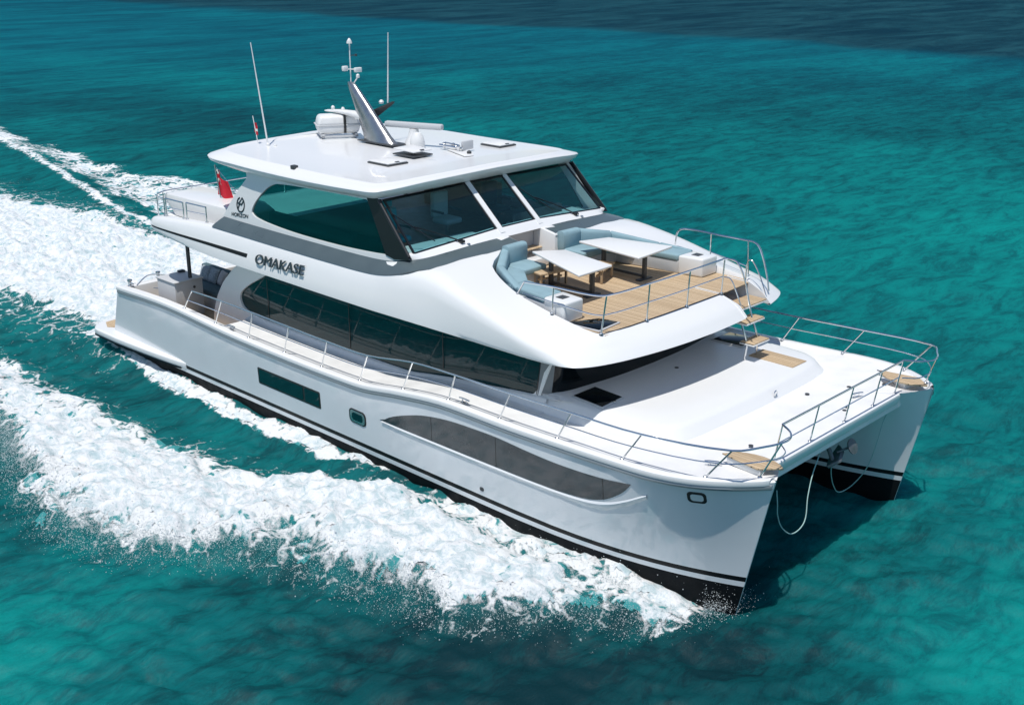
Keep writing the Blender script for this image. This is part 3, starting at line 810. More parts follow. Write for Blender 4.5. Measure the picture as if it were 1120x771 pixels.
def roof_loop(P):
    h = catmull(P, 4); return h + [Vector((p.x, -p.y, p.z)) for p in reversed(h[1:-1])]
L0, L1, L2, L3, L4 = [roof_loop(P) for P in (R0, R1, R2, R3, R4)]
def mx_(a, b, t, up=0): return [p.lerp(q, t) + Vector((0, 0, up)) for p, q in zip(a, b)]
rows = [L0, mx_(L0, L1, .5, -.035), mx_(L0, L1, .93, -.01), L1, mx_(L1, L2, .5), L2, mx_(L2, L3, .07, .022), mx_(L2, L3, .5, .015), mx_(L2, L3, .86, .005), mx_(L2, L3, .95, .012), L3, L4]
m = MB().grid([[tuple(p) for p in r] for r in rows], closed=True)
n = len(L4); base = len(m.v) - n
h = n // 2
for j in range(h):
    a, b = base + j, base + j + 1; c, d = base + (n - j - 1) % n, base + (n - j) % n
    if len({a, b, c, d}) >= 3: m.f.append(tuple(dict.fromkeys((a, b, c, d))))
roof = m.build('roof', 'gelcoat', yacht, 50)
# headliner under the roof
MB().prism([(6.4, -3.2, 6.56), (11.6, -3.2, 6.56), (11.9, 0, 6.60), (11.6, 3.2, 6.56), (6.4, 3.2, 6.56)], (0, 0, .01)).build('headliner', 'inner_pale', yacht)
MB().box((11.62, 2.0, 7.0), (11.63, 2.001, 7.001)).build('roof_seam', 'dark_grey', roof) if False else None
# roof hatches
def roof_hatch(cx, cy, z, a, b, dz, tilt=0, rz=0):
    h = MB().box((cx - a / 2, cy - b / 2, z), (cx + a / 2, cy + b / 2, z + .035), .01).build('roof_hatch', 'dark_grey', roof)
    R = Matrix.Rotation(tilt, 3, 'Y')
    MB().box((cx - a / 2 + .02, cy - b / 2 + .02, z + dz), (cx + a / 2 - .02, cy + b / 2 - .02, z + dz + .03), .01, rot=R).build('lid', 'raft_white', h)
    MB().box((cx + a / 2 - .07, cy - .06, z + dz + .028), (cx + a / 2 - .02, cy + .06, z + dz + .045), .004).build('latch', 'dark_grey', h)
roof_hatch(10.27, -1.72, 6.99, .78, .66, .04)
roof_hatch(10.37, 2.05, 6.99, .74, .62, .04)
roof_hatch(9.95, -.62, 7.02, .80, .66, .13, tilt=.03)

# ---- mast, radar, horns, aerials
mast = None
def mast_sec(c, a, b):   # lens shaped section
    return [(c[0] + a * math.cos(t), c[1] + b * math.sin(t), c[2]) for t in np.linspace(0, 2 * math.pi, 17)[:-1]]
rows = [mast_sec((8.0, 0, 7.03), .66, .22), mast_sec((7.84, 0, 7.22), .54, .19), mast_sec((7.50, 0, 7.65), .42, .16), mast_sec((7.15, 0, 8.1), .28, .12), mast_sec((6.86, 0, 8.46), .17, .07), mast_sec((6.80, 0, 8.52), .10, .045)]
m = MB().grid(rows, closed=True); m.f.append(tuple(range(16))); m.f.append(tuple(len(m.v) - 16 + j for j in range(16)))
mast = m.build('mast', 'mast_steel', roof, 40)
m = MB().prism([(7.3, -.26, 7.03), (8.75, -.26, 7.03), (8.8, .26, 7.03), (7.3, .26, 7.03)], (0, 0, .03), bev=.01)
m.build('foot', 'dark_grey', mast)
rows = []
for (x, z, hh, w) in ((7.75, 7.55, .16, .13), (7.4, 7.62, .14, .13), (6.9, 7.68, .09, .13), (6.3, 7.69, .055, .12), (5.75, 7.66, .03, .10), (5.66, 7.655, .015, .06)):
    rows.append([(x, w * math.cos(t), z + hh * math.sin(t)) for t in np.linspace(0, 2 * math.pi, 13)[:-1]])
m = MB().grid(rows, closed=True); m.f.append(tuple(len(m.v) - 12 + j for j in range(12)))
m.build('spreader', 'raft_white', mast, 50)
for x in (5.98, 6.42): MB().lathe([(.05, 0), (.055, .05), (.03, .09), (.001, .1)], (x, 0, 7.72), 12).build('sensor', 'raft_white', mast)
# port bracket for the whip
MB().prism([(7.5, .05, 7.75), (8.0, .42, 8.02), (8.0, .5, 8.02), (7.6, .15, 7.6)], (.0, 0, .05)).build('bracket', 'dark_grey', mast)
MB().tube([(7.85, .40, 8.02), (7.95, .40, 9.85)], .022, 8, r1=.012).build('whip_aerial', 'raft_white', mast)
MB().lathe([(.06, 0), (.07, .05), (.03, .10)], (7.70, .30, 8.0), 12).build('sensor', 'raft_white', mast)
m = MB(); m.tube([(6.82, 0, 8.5), (6.82, 0, 9.55)], .016, 8); m.lathe([(.075, 0), (.07, .05), (.03, .12), (.001, .14)], (6.82, 0, 9.53), 12)
m.build('masthead_pole', 'raft_white', mast)
m = MB(); m.box((6.74, -.24, 8.82), (6.84, -.08, 8.95), .02); m.box((6.90, .04, 8.78), (7.0, .26, 8.90), .02); m.tube([(6.79, -.16, 8.87), (6.95, .15, 8.85)], .016, 6); m.lathe([(.05, 0), (.05, .07), (.02, .10)], (7.0, .1, 8.64), 10); m.tube([(6.9, 0, 8.45), (7.0, .1, 8.66)], .02, 6)
m.build('masthead_lamp', 'raft_white', mast)
m = MB(); m.tube([(6.80, .0, 9.22), (6.86, .14, 9.22)], .012, 6); m.lathe([(.03, -.03), (.03, .03)], (6.88, .16, 9.22), 8)
m.build('wind_sensor', 'dark_grey', mast)
# radar
rad = MB().lathe([(.26, 0), (.25, .08), (.17, .2), (.13, .34), (.12, .42), (.001, .43)], (8.85, .42, 7.02), 18).build('radar', 'raft_white', roof)
R = Matrix.Rotation(math.radians(20), 3, 'Z')
MB().box((8.85 - .85, .42 - .09, 7.45), (8.85 + .85, .42 + .09, 7.60), .04, rot=R).build('scanner_bar', 'light_grey', rad)
MB().lathe([(.19, 0), (.20, .12), (.17, .26), (.10, .36), (.001, .39)], (9.13, .28, 7.01), 18).build('satellite_dome', 'raft_white', roof)
# searchlights and horns cluster
cl = MB().prism([(9.95, .55, 7.0), (11.05, .15, 7.0), (11.12, .4, 7.0), (10.1, .95, 7.0)], (0, 0, .03), bev=.01).build('horn_base', 'raft_white', roof)
m = MB()
for (x, y) in ((9.8, .62), (10.05, .7), (10.25, .62), (10.45, .5)):
    m.lathe([(.035, 0), (.035, .06), (.05, .08), (.055, .13), (.03, .15)], (x, y, 7.02), 10)
m.tube([(9.7, .55, 7.10), (10.55, .55, 7.10)], .03, 8); m.tube([(9.7, .75, 7.13), (10.3, .68, 7.13)], .025, 8)
m.build('horn', 'steel', cl)
MB().box((10.45, .60, 7.04), (10.52, .98, 7.27), .015).build('lamp_box', 'light_grey', cl)
MB().lathe([(.06, 0), (.06, .05), (.02, .08)], (10.9, .45, 7.03), 10).build('lamp', 'dark_grey', cl)
MB().box((8.50, -3.36, 6.83), (8.66, -3.22, 6.93), .02).build('side_lamp', 'dark_grey', roof)
MB().box((10.1, -.9 + .2, 7.004), (10.9, -.69, 7.006)).build('panel_joint', 'light_grey', roof)
# aerials
m = MB(); m.tube([(6.1, -2.3, 6.98), (5.62, -2.3, 9.62)], .024, 8, r1=.012); m.lathe([(.05, 0), (.05, .06), (.02, .1)], (6.1, -2.3, 6.98), 10)
m.build('whip_aerial', 'raft_white', roof)
MB().tube([(5.65, -2.3, 6.96), (5.48, -2.3, 7.72)], .012, 6).build('flag_staff', 'raft_white', roof)
MB().lathe([(.05, 0), (.04, .05), (.001, .07)], (6.28, -2.2, 6.98), 10).build('sensor', 'raft_white', roof)

# ---- emblem and builder's lettering on the arch
def arch_y(x, z, s): return -(wall_y(z) + .035 + s)
E_ = MB()
def em(pts, w):
    for (a, b) in zip(pts[:-1], pts[1:]):
        a, b = Vector((a[0], a[1], 0)), Vector((b[0], b[1], 0)); d = (b - a).normalized(); nrm = Vector((-d.y, d.x, 0)) * w / 2; e = d * w * .3
        q = [a - nrm - e, b - nrm + e, b + nrm + e, a + nrm - e]
        v = [(p.x, arch_y(p.x, p.y, .0), p.y) for p in q] + [(p.x, arch_y(p.x, p.y, .012), p.y) for p in q]
        E_.add(v, [(0, 1, 2, 3), (4, 5, 6, 7), (0, 1, 5, 4), (1, 2, 6, 5), (2, 3, 7, 6), (3, 0, 4, 7)])
cx, cz, rad_ = 6.36, 5.63, .175
em([(cx + rad_ * math.cos(t) * .95, cz + rad_ * math.sin(t) * 1.05) for t in np.linspace(math.radians(110), math.radians(265), 16)], .035)
em([(cx + rad_ * math.cos(t) * .95, cz + rad_ * math.sin(t) * 1.05) for t in np.linspace(math.radians(-85), math.radians(70), 16)], .035)
em([(cx - .10, cz - .10), (cx - .05, cz + .02), (cx + .04, cz + .01), (cx + .11, cz + .10)], .04)
em([(cx - .12, cz + .02), (cx - .02, cz + .09), (cx + .06, cz + .19)], .03)
E_.build('emblem', 'letter_dark', yacht, 30)
place_text('HORIZON', .135, .012, 5.97, 5.29, .74, arch_y, .006, 'builder_lettering', 'letter_dark', .06)

# ---- interior seen through the pilothouse glass
MB().prism([(5.9, -3.3, 4.9), (13.0, -3.3, 4.9), (13.0, 3.3, 4.9), (5.9, 3.3, 4.9)], (0, 0, .02)).build('pilothouse_floor', 'inner_wood', yacht)
MB().box((6.9, -3.1, 4.93), (7.0, 3.1, 6.5)).build('after_bulkhead', 'inner_pale', yacht) if False else None
m = MB(); m.box((12.0, -3.2, 4.92), (12.95, -.65, 5.40), .03); m.box((12.0, .65, 4.92), (12.95, 3.2, 5.40), .03)
m.build('dashboard', 'inner_pale', yacht)
m = MB(); m.box((11.75, .7, 5.38), (12.2, 2.6, 5.62), .05); m.box((11.7, .8, 5.0), (11.9, 2.5, 5.5), .03)
m.build('helm_console', 'dark_grey', yacht)
m = MB(); m.box((7.2, -3.0, 4.92), (10.6, -2.3, 5.28), .06); m.box((7.2, -3.2, 5.2), (10.6, -3.0, 5.55), .05)
m.build('inner_sofa', 'inner_blue', yacht)
m = MB(); m.box((7.2, 2.2, 4.92), (9.6, 3.0, 5.75), .03); m.build('inner_counter', 'inner_wood', yacht)

# ------------------------------------------------------------------ railings
def railing(name, tops, feet, material='steel', mid=.5, parent=yacht, r=.021, mid_path=None, per=4, ends=True):
    T = catmull(tops, per)
    o = MB().tube(T, r, 8).build(name, material, parent)
    for (a, b) in feet:
        s = MB().tube([a, b], r * .85, 8); s.lathe([(r * 2.2, 0), (r * 2.2, .012), (r * 1.2, .03)], a, 10)
        s.build('stanchion', material, o)
    if mid_path: MB().tube(catmull(mid_path, per), r * .62, 6).build('mid_rail', material, o)
    return o
sfeet = [4.32, 5.85, 7.38, 8.93, 10.45, 11.9, 13.45, 14.95, 16.5, 18.1, 19.75, 21.45]
stop = [4.87, 6.29, 7.70, 9.25, 10.78, 12.28, 13.85, 15.22, 16.85, 18.5, 20.22, 22.0]
def rail_top_z(x): return smooth_interp(x, [4, 6.3, 9.5, 12.3, 13.9, 16.9, 18.5, 20.3, 22, 23], [3.14, 3.17, 3.13, 3.13, 3.36, 3.44, 3.48, 3.55, 3.68, 3.72])
def out_y(x): return hull_y(min(x, 22.3), sheer(min(x, 22.3)))
for side in (-1, 1):
    feet = []; tops = []
    for a, b in zip(sfeet, stop):
        ya = out_y(a) - .10; yb = out_y(a) - .06
        p = (a, side * ya, sheer(a) + .04); q = (b, side * yb, rail_top_z(b))
        feet.append((p, q)); tops.append(q)
    nose_f = (22.22, side * (YC + .12), sheer(22.2) + .04); nose_t = (22.50, side * 3.12, 3.72)
    feet.append((nose_f, nose_t))
    tops += [(22.36, side * 3.42, 3.70), nose_t, (22.50, side * 2.85, 3.72), (22.36, side * 2.62, 3.73)]
    tops += [(22.08, side * 2.42, 3.74)]
    if side > 0: pass
    mids = [(4.60, tops[0][1], 2.84)] + [tuple(Vector(f).lerp(Vector(t), .52)) for f, t in feet[1:-1]] + [tuple(Vector(nose_f).lerp(Vector(nose_t), .5)), (22.34, side * 2.7, 3.33), (22.08, side * 2.42, 3.34)]
    railing('side_railing', tops, feet, mid_path=mids)
# bow railing across the front
tops = [(22.08, y, 3.74) for y in np.linspace(-2.42, 2.42, 9)]
feet = [((21.95, y, 2.93), (22.08, y, 3.74)) for y in (-2.42, -1.1, .25, 1.45, 2.42)]
railing('bow_railing', tops, feet, mid_path=[(22.02, y, 3.34) for y in np.linspace(-2.42, 2.42, 6)])
# lounge railing round the front of the upper deck, stopping at the stair
F = [(15.60, -2.70, 4.99), (16.75, -2.88, 4.82), (18.0, -2.78, 4.635), (18.11, -1.42, 4.635), (18.13, -.02, 4.635), (18.12, 1.32, 4.635)]
T = [(15.80, -2.72, 5.28), (16.78, -2.88, 5.40), (17.75, -2.86, 5.43), (18.05, -2.70, 5.44), (18.16, -1.42, 5.45), (18.18, -.02, 5.45), (18.16, 1.32, 5.45)]
feet = [(F[0], T[0]), (F[1], T[1]), (F[2], T[3]), (F[3], T[4]), (F[4], T[5]), (F[5], T[6])]
tp = T[:-1] + [(18.15, 1.2, 5.45), (18.2, 1.38, 5.46)]
railing('lounge_railing', tp, feet, mid_path=[(15.75, -2.7, 5.02), (16.77, -2.88, 5.06), (17.75, -2.86, 5.03), (18.03, -2.72, 5.03), (18.14, -1.42, 5.04), (18.16, -.02, 5.04), (18.14, 1.3, 5.04)])
m = MB(); m.tube(catmull([(18.2, 1.38, 5.45), (18.42, 1.40, 5.42), (18.62, 1.42, 5.1), (18.86, 1.42, 4.35), (18.9, 1.42, 4.22)], 4), .02, 8)
m.tube(catmull([(18.15, 1.36, 5.02), (18.3, 1.38, 5.0), (18.45, 1.40, 4.75), (18.6, 1.42, 4.42)], 4), .015, 8)
m.build('stair_handrail', 'steel', yacht)
m = MB()
m.tube(catmull([(15.55, 3.05, 5.0), (15.62, 3.05, 5.35), (15.85, 3.06, 5.45), (16.9, 3.05, 5.46), (17.6, 3.0, 5.48), (17.95, 2.95, 5.46), (18.15, 2.92, 5.2), (18.32, 2.9, 4.75), (18.40, 2.88, 4.42)], 4), .021, 8)
m.tube([(16.6, 3.06, 4.85), (16.6, 3.06, 5.46)], .018, 8)
m.tube([(17.75, 2.98, 4.68), (17.7, 2.98, 5.48)], .018, 8)
m.tube(catmull([(16.6, 3.06, 5.0), (17.3, 3.02, 4.92), (17.75, 2.98, 4.86)], 3), .012, 6)
m.tube(catmull([(17.9, 2.65, 4.64), (17.92, 2.66, 5.1), (18.05, 2.66, 5.12), (18.3, 2.66, 4.75), (18.5, 2.66, 4.3)], 4), .015, 8)
m.build('stair_handrail', 'steel', yacht)
# stair down to the foredeck
for (x0, x1, z, y0, y1) in ((18.05, 18.55, 4.30, 1.40, 2.58), (18.42, 18.78, 4.02, 1.42, 2.15), (18.62, 18.98, 3.56, 1.45, 2.1)):
    st = MB().box((x0, y0, z), (x1, y1, z + .03), .01).build('stair_tread', 'teak', yacht)
    MB().box((x0 - .01, y0 - .01, z - .035), (x1 + .01, y1 + .01, z - .001), .01).build('support', 'gelcoat', st)
m = MB(); m.tube([(18.55, 1.55, 4.0), (18.75, 1.55, 3.53), (18.7, 1.55, 3.12)], .025, 8); m.tube([(18.55, 2.0, 4.0), (18.75, 2.0, 3.53), (18.7, 2.0, 3.12)], .025, 8)
m.build('stair_bracket', 'steel', yacht)
# railing round the after upper deck
af = [(1.95, -3.15), (2.25, -3.55), (2.9, -3.70), (3.0, -3.70), (3.75, -3.66), (3.9, -3.66), (4.75, -3.60)]
def kz(x): return interp(x, [1.8, 2.4, 3.05, 5.4], [4.63, 4.75, 4.85, 4.98])
for side in (-1, 1):
    for (P, z) in (([(1.92, -2.2), (1.95, -3.15), (2.3, -3.55), (2.9, -3.68)], 5.30), ([(3.0, -3.69), (3.85, -3.66)], 5.34), ([(4.0, -3.65), (4.9, -3.6)], 5.36)):
        tops = [(x, -side * y if side > 0 else y, z) for x, y in P]
        tops = [(x, side * abs(y), z) for x, y in P]
        feet = [((x, side * abs(y), kz(x)), (x, side * abs(y), z)) for x, y in P]
        railing('after_railing', tops, feet, mid_path=[(x, y, (kz(x) + z) / 2) for x, y, _ in tops], r=.02)
tops = [(1.90, y, 5.30) for y in np.linspace(-2.2, 2.2, 7)]
railing('after_railing', tops, [((1.9, y, 4.64), (1.9, y, 5.3)) for y in (-1.1, 0, 1.1)], mid_path=[(1.9, y, 4.97) for y in np.linspace(-2.2, 2.2, 5)], r=.018)
m = MB()
P = [(1.55, 0, 4.98), (1.4, 0, 5.12), (1.5, 0, 5.24), (4.6, 0, 5.26), (5.1, 0, 5.10), (5.15, 0, 4.64), (2.0, 0, 4.64)]
m.prism([(a + .35, -3.05, c) for a, b, c in P], (0, 1.3, 0), bev=.05)
m.build('deck_locker', 'gelcoat', yacht)
# stern gate rails and bollards
m = MB(); m.tube(catmull([(1.35, -3.95, 2.54), (1.4, -3.6, 2.78), (1.7, -3.3, 2.80), (2.2, -3.25, 2.78), (2.2, -3.25, 2.1)], 4), .018, 8); m.tube([(1.8, -3.3, 2.1), (1.8, -3.3, 2.79)], .015, 8); m.tube([(1.5, -3.5, 2.40), (2.2, -3.25, 2.42)], .012, 8)
m.build('stern_railing', 'steel', yacht)
m = MB()
for (x, y) in ((.95, -3.95), (.75, -2.9)):
    m.lathe([(.07, 0), (.05, .03), (.045, .12), (.075, .15), (.07, .19), (.001, .2)], (x, y, 2.45), 12)
m.build('bollard', 'steel', yacht)
m = MB(); m.box((.65, -3.9, .95), (.95, -2.2, 2.42), .05); m.box((.65, 2.2, .95), (.95, 3.9, 2.42), .05); m.box((.7, -2.3, 1.2), (1.0, 2.3, 2.35), .05)
m.build('stern_bulwark', 'gelcoat', yacht)

# ------------------------------------------------------------------ cockpit
MB().prism([(.95, -3.98, 1.722), (6.0, -3.98, 1.722), (6.0, 3.98, 1.722), (.95, 3.98, 1.722)], (0, 0, .012)).build('cockpit_floor', 'teak', yacht)
cab = MB().box((1.95, -3.62, 1.735), (2.92, -2.70, 2.82), .03).build('cockpit_cabinet', 'light_grey', yacht)
MB().box((1.92, -3.65, 2.822), (2.95, -2.67, 2.86), .015).build('worktop', 'light_grey', cab)
m = MB(); m.lathe([(.04, 0), (.04, .02), (.001, .025)], (2.93, -3.0, 2.62), 10, rot=Matrix.Rotation(math.pi / 2, 3, 'Y')); m.build('socket', 'dark_grey', cab)
MB().box((1.95, -2.95, 2.86), (2.1, -2.75, 2.92), .02).build('tap', 'dark_grey', cab)
for side in (-1, 1): MB().tube([(2.75, side * 3.0, 2.86 if side < 0 else 1.73), (2.75, side * 3.0, 4.42)], .055, 12).build('deck_post', 'dark_grey', yacht)
m = MB(); m.box((5.9, -3.0, 1.73), (6.0, 3.0, 4.13)); m.build('cockpit_bulkhead', 'black_glass', yacht)

# ------------------------------------------------------------------ things standing on the yacht
def sofa(side, label):
    s = empty('corner_sofa', (0, 0, 4.605), 0, label, 'sofa', 'blue lounge sofas')
    q = lambda x, y, z: (x, side * y, z - 4.605)
    def cush(name, outline, z0, h, bev=.05, par=s, material='cushion'):
        return MB().prism([q(x, y, z0) for x, y in outline], (0, 0, h), bev=bev, seg=3).build(name, material, par, 50)
    # white moulded base and the end box
    b = cush('base', [(13.72, .66), (14.55, .66), (14.6, 1.9), (16.4, 2.12), (16.4, 2.72), (15.4, 2.58), (14.3, 2.05), (13.75, 1.45)], 4.605, .30, .02, s, 'light_grey')
    cush('end_box', [(16.34, 2.08), (17.0, 2.16), (17.0, 2.78), (16.34, 2.70)], 4.605, .45, .05, s, 'gelcoat')
    m = MB()
    m.box(q(16.55, 2.33, 5.052), q(16.75, 2.55, 5.065)); m.build('cup_holder', 'dark_grey', s)
    cush('seat_cushion', [(13.80, .66), (14.60, .66), (14.62, 1.42), (13.9, 1.42)], 4.905, .15, .04)
    cush('seat_cushion', [(13.92, 1.44), (14.62, 1.44), (15.2, 1.95), (15.2, 2.50), (14.35, 2.02)], 4.905, .15, .04)
    cush('seat_cushion', [(15.22, 1.96), (16.33, 2.09), (16.33, 2.68), (15.22, 2.52)], 4.905, .15, .04)
    # backrests follow the rim
    def back(x0, y0, x1, y1, z0, zt0, zt1, th=.2, name='back_cushion'):
        a = Vector((x0, y0)); c = Vector((x1, y1)); d = (c - a).normalized(); nrm = Vector((d.y, -d.x)) * th
        rows = []
        for t in (0, .03, .5, .97, 1.0):
            p = a.lerp(c, t); zt = lerp(zt0, zt1, t); w = .75 if t in (0, 1.0) else 1
            hh = zt - z0
            sec = []
            for ang in np.linspace(0, 2 * math.pi, 17)[:-1]:
                ca, sa = math.cos(ang), math.sin(ang)
                ex = math.copysign(abs(ca) ** .55, ca) * .5 * w; ez = math.copysign(abs(sa) ** .55, sa) * .5 * w
                o = p + nrm * (.5 + ex - .5 * 0)
                sec.append(q(o.x, o.y, z0 + hh * (.5 + ez)))
            rows.append(sec)
        m = MB().grid(rows, closed=True); m.f.append(tuple(range(16))); m.f.append(tuple(len(m.v) - 16 + j for j in range(16)))
        m.build(name, 'cushion', s, 60)
    back(13.72, .64, 13.72, 1.30, 4.98, 5.47, 5.46, th=.26)
    back(13.73, 1.31, 14.28, 2.03, 4.98, 5.45 if side > 0 else 5.40, 5.34 if side > 0 else 5.24, th=.22)
    back(14.29, 2.04, 15.42, 2.60, 4.98, 5.34 if side > 0 else 5.24, 5.13 if side > 0 else 5.06, th=.17)
    if side > 0: back(15.43, 2.61, 16.3, 2.74, 4.98, 5.13, 5.07, th=.10)
    return s
sofa(-1, 'blue corner sofa on the starboard side, behind the white table nearer the yacht\'s dark name')
sofa(1, 'blue corner sofa on the port side, by the small stair and its curved handrails')

def table(corners, zt, label):
    cx = sum(p[0] for p in corners) / 4; cy = sum(p[1] for p in corners) / 4
    t = empty('lounge_table', (cx, cy, 4.603), 0, label, 'table', 'white lounge tables')
    loc = [(x - cx, y - cy) for x, y in corners]
    MB().prism([(x, y, zt - 4.603 - .055) for x, y in loc], (0, 0, .055), bev=.02, seg=3).build('tabletop', 'table_white', t)
    for f in (-.62, .62):
        l = MB().box((f - .045, -.045, .02), (f + .045, .045, zt - 4.603 - .056), .01).build('leg', 'dark_grey', t)
        MB().box((f - .07, -.24, 0), (f + .07, .24, .03), .008).build('foot', 'dark_grey', l)
    MB().box((-.6, -.02, .04), (.6, .02, .10), .005).build('stretcher', 'dark_grey', t)
    return t
table([(14.25, -.80), (16.40, -1.62), (16.38, -.46), (14.72, -.15)], 5.32, 'white rectangular table with dark legs nearer the yacht\'s dark name, its whole top in view')
table([(14.40, .70), (16.42, .45), (16.32, 1.88), (14.68, 1.50)], 5.32, 'white rectangular table nearer the stair handrails, with the open teak stool in front')

def stool(x, y, rz, label):
    s = empty('teak_stool', (x, y, 4.603), rz, label, 'stool', 'low teak stools')
    MB().box((-.20, -.42, .30), (.20, .42, .345), .012).build('seat', 'teak', s)
    for sx in (-.14, .14):
        for sy in (-.36, .36): MB().box((sx - .025, sy - .025, 0), (sx + .025, sy + .025, .298), .005).build('leg', 'teak', s)
    MB().box((-.02, -.34, .14), (.02, .34, .18), .004).build('stretcher', 'teak', s)
stool(15.35, .42, .35, 'low teak stool standing in front of the white table nearer the stair handrails')
stool(14.75, -.72, -.2, 'low teak stool half hidden under the white table nearer the yacht\'s name')

h = empty('floor_hatch', (17.3, -2.33, 4.602), 0, None, None)
h.parent = yacht
hx = [(16.95, -2.72), (17.30, -1.98), (17.78, -1.88), (17.85, -2.66)]
MB().prism([(x - 17.3, y + 2.33, 0) for x, y in hx], (0, 0, .03), bev=.008).build('hatch_frame', 'light_grey', h)
MB().prism([((x - 17.47) * .88 + .17, (y + 2.31) * .88 + .02, .031) for x, y in hx], (0, 0, .012), bev=.004).build('hatch_lid', 'black_glass', h)

# cockpit sofa with its loose pillows
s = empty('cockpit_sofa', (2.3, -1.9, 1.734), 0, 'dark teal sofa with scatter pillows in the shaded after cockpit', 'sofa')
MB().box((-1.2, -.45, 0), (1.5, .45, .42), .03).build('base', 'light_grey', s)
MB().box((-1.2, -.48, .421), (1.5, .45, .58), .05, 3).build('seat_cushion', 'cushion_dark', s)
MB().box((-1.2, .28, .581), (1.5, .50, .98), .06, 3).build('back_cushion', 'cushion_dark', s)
def pillow(x, y, z, rx, rz, material, label):
    o = empty('scatter_pillow', (x, y, z), rz, label, 'pillow', 'scatter pillows')
    bm = bmesh.new(); bmesh.ops.create_grid(bm, x_segments=10, y_segments=10, size=.25)
    top = {v: v.co.copy() for v in bm.verts}
    bmesh.ops.recalc_face_normals(bm, faces=bm.faces)
    v = []; f = []
    n = 11; pts = {}
    for sgn in (1, -1):
        for i in range(n):
            for j in range(n):
                a, b = -1 + 2 * i / (n - 1), -1 + 2 * j / (n - 1)
                hgt = .09 * ((1 - a ** 4) * (1 - b ** 4)) ** .6
                pin = 1 - .10 * (1 - (a * a + b * b) / 2) * 0 - .07 * (max(abs(a), abs(b)) ** 2) * (1 - (min(abs(a), abs(b))) ** 2)
                v.append((.24 * a * pin, .24 * b * pin, sgn * hgt))
    for s_ in (0, 1):
        for i in range(n - 1):
            for j in range(n - 1):
                k = s_ * n * n; f.append((k + i * n + j, k + (i + 1) * n + j, k + (i + 1) * n + j + 1, k + i * n + j + 1))
    bm.free()
    R = Matrix.Rotation(rx, 3, 'X')
    ob = obj('cover', [R @ Vector(p) for p in v], f, material, o, 60)
PZ = 1.734 + .60 + .20
pillow(1.62, -1.78, PZ, math.radians(68), .15, 'pillow_pattern', 'patterned grey-blue pillow nearest the deck post on the cockpit sofa')
pillow(2.06, -1.78, PZ, math.radians(66), -.1, 'pillow_pattern', 'patterned grey-blue pillow between another patterned one and the pale one')
pillow(2.52, -1.78, PZ, math.radians(64), -.25, 'pillow_pale', 'plain pale pillow on the cockpit sofa')

# life raft
lr = empty('life_raft', (6.22, -.05, 7.03), math.radians(60), 'white life raft canister with a dark strap on the roof beside the raked mast', 'life raft')
rows = []
def raft_half(z0, z1, sx, sy, flat):
    bm = bmesh.new(); bmesh.ops.create_cube(bm, size=1)
    for v in bm.verts:
        tap = .88 if (v.co.z > 0) == flat else 1
        v.co = Vector((v.co.x * sx * tap, v.co.y * sy * tap, z0 if v.co.z < 0 else z1))
    bmesh.ops.bevel(bm, geom=list(bm.edges), offset=.09, segments=4, profile=.5, affect='EDGES')
    return bm
from_bm('shell', raft_half(.08, .33, 1.22, .68, False), 'raft_white', lr, 50)
from_bm('lid', raft_half(.30, .58, 1.20, .66, True), 'raft_white', lr, 50)
MB().box((-.615, -.345, .300), (.615, .345, .335), .012).build('seam', 'light_grey', lr)
MB().box((.12, -.352, .10), (.19, .352, .588), .02).build('strap', 'black_trim', lr)
m = MB(); m.box((-.5, -.38, 0), (-.42, .38, .085)); m.box((.42, -.38, 0), (.5, .38, .085)); m.box((-.5, -.38, .0), (.5, -.34, .05)); m.build('cradle', 'light_grey', lr)

# flags
def flag(name, P, label, cat, cols, nx=18, ny=12, seed=1):
    """P(u, v) -> point; cols(u, v) -> material index"""
    v = [P(i / nx, j / ny) for i in range(nx + 1) for j in range(ny + 1)]; f = []; fm = []
    for i in range(nx):
        for j in range(ny):
            f.append((i * (ny + 1) + j, (i + 1) * (ny + 1) + j, (i + 1) * (ny + 1) + j + 1, i * (ny + 1) + j + 1)); fm.append(cols((i + .5) / nx, (j + .5) / ny))
    o = obj(name, v, f, None, None, 60, mats=['flag_red', 'flag_blue', 'flag_white'], fmat=fm, fix=False)
    return tag(o, label, cat)
FX, FY = 3.55, -2.35
MB().tube([(FX + .25, FY, 4.64), (FX, FY - .02, 6.18)], .018, 8).build('ensign_staff', 'steel', yacht)
MB().tube([(FX + .02, FY, 6.1), (FX + .9, FY + .25, 5.25)], .006, 5).build('staff_stay', 'steel', yacht)
def ens(u, v):
    # hangs almost limp from the staff: folds deepen towards the fly
    top = Vector((FX + .03, FY - .01, 6.05)); 
    drop = .72 * v
    sx = .55 * u * (.35 + .65 * v)
    return (top.x - .0 + sx + .03 * math.sin(9 * u + 3 * v), top.y + .10 * math.sin(7 * u + 1.5 * v) * u + .15 * u, top.z - drop - .30 * u + .05 * math.sin(5 * u))
def enc(u, v):
    if u < .45 and v < .5:
        if abs(u - .22) < .05 or abs(v - .25) < .06: return 0
        if abs((u / .45) - (v / .5)) < .14 or abs((u / .45) + (v / .5) - 1) < .14: return 2
        return 1
    return 0
flag('ensign', ens, 'drooping red ensign with a dark blue canton on the slanted staff behind the pilothouse', 'flag', enc)
def pen(u, v): return (5.50 + .17 * u + .02, -2.3 + .05 * math.sin(6 * u), 7.55 - .26 * v - .06 * u)
flag('courtesy_flag', pen, 'tiny red and white flag on the short staff beside the white whip aerial', 'flag', lambda u, v: 2 if .4 < v < .6 else 0, 8, 8)

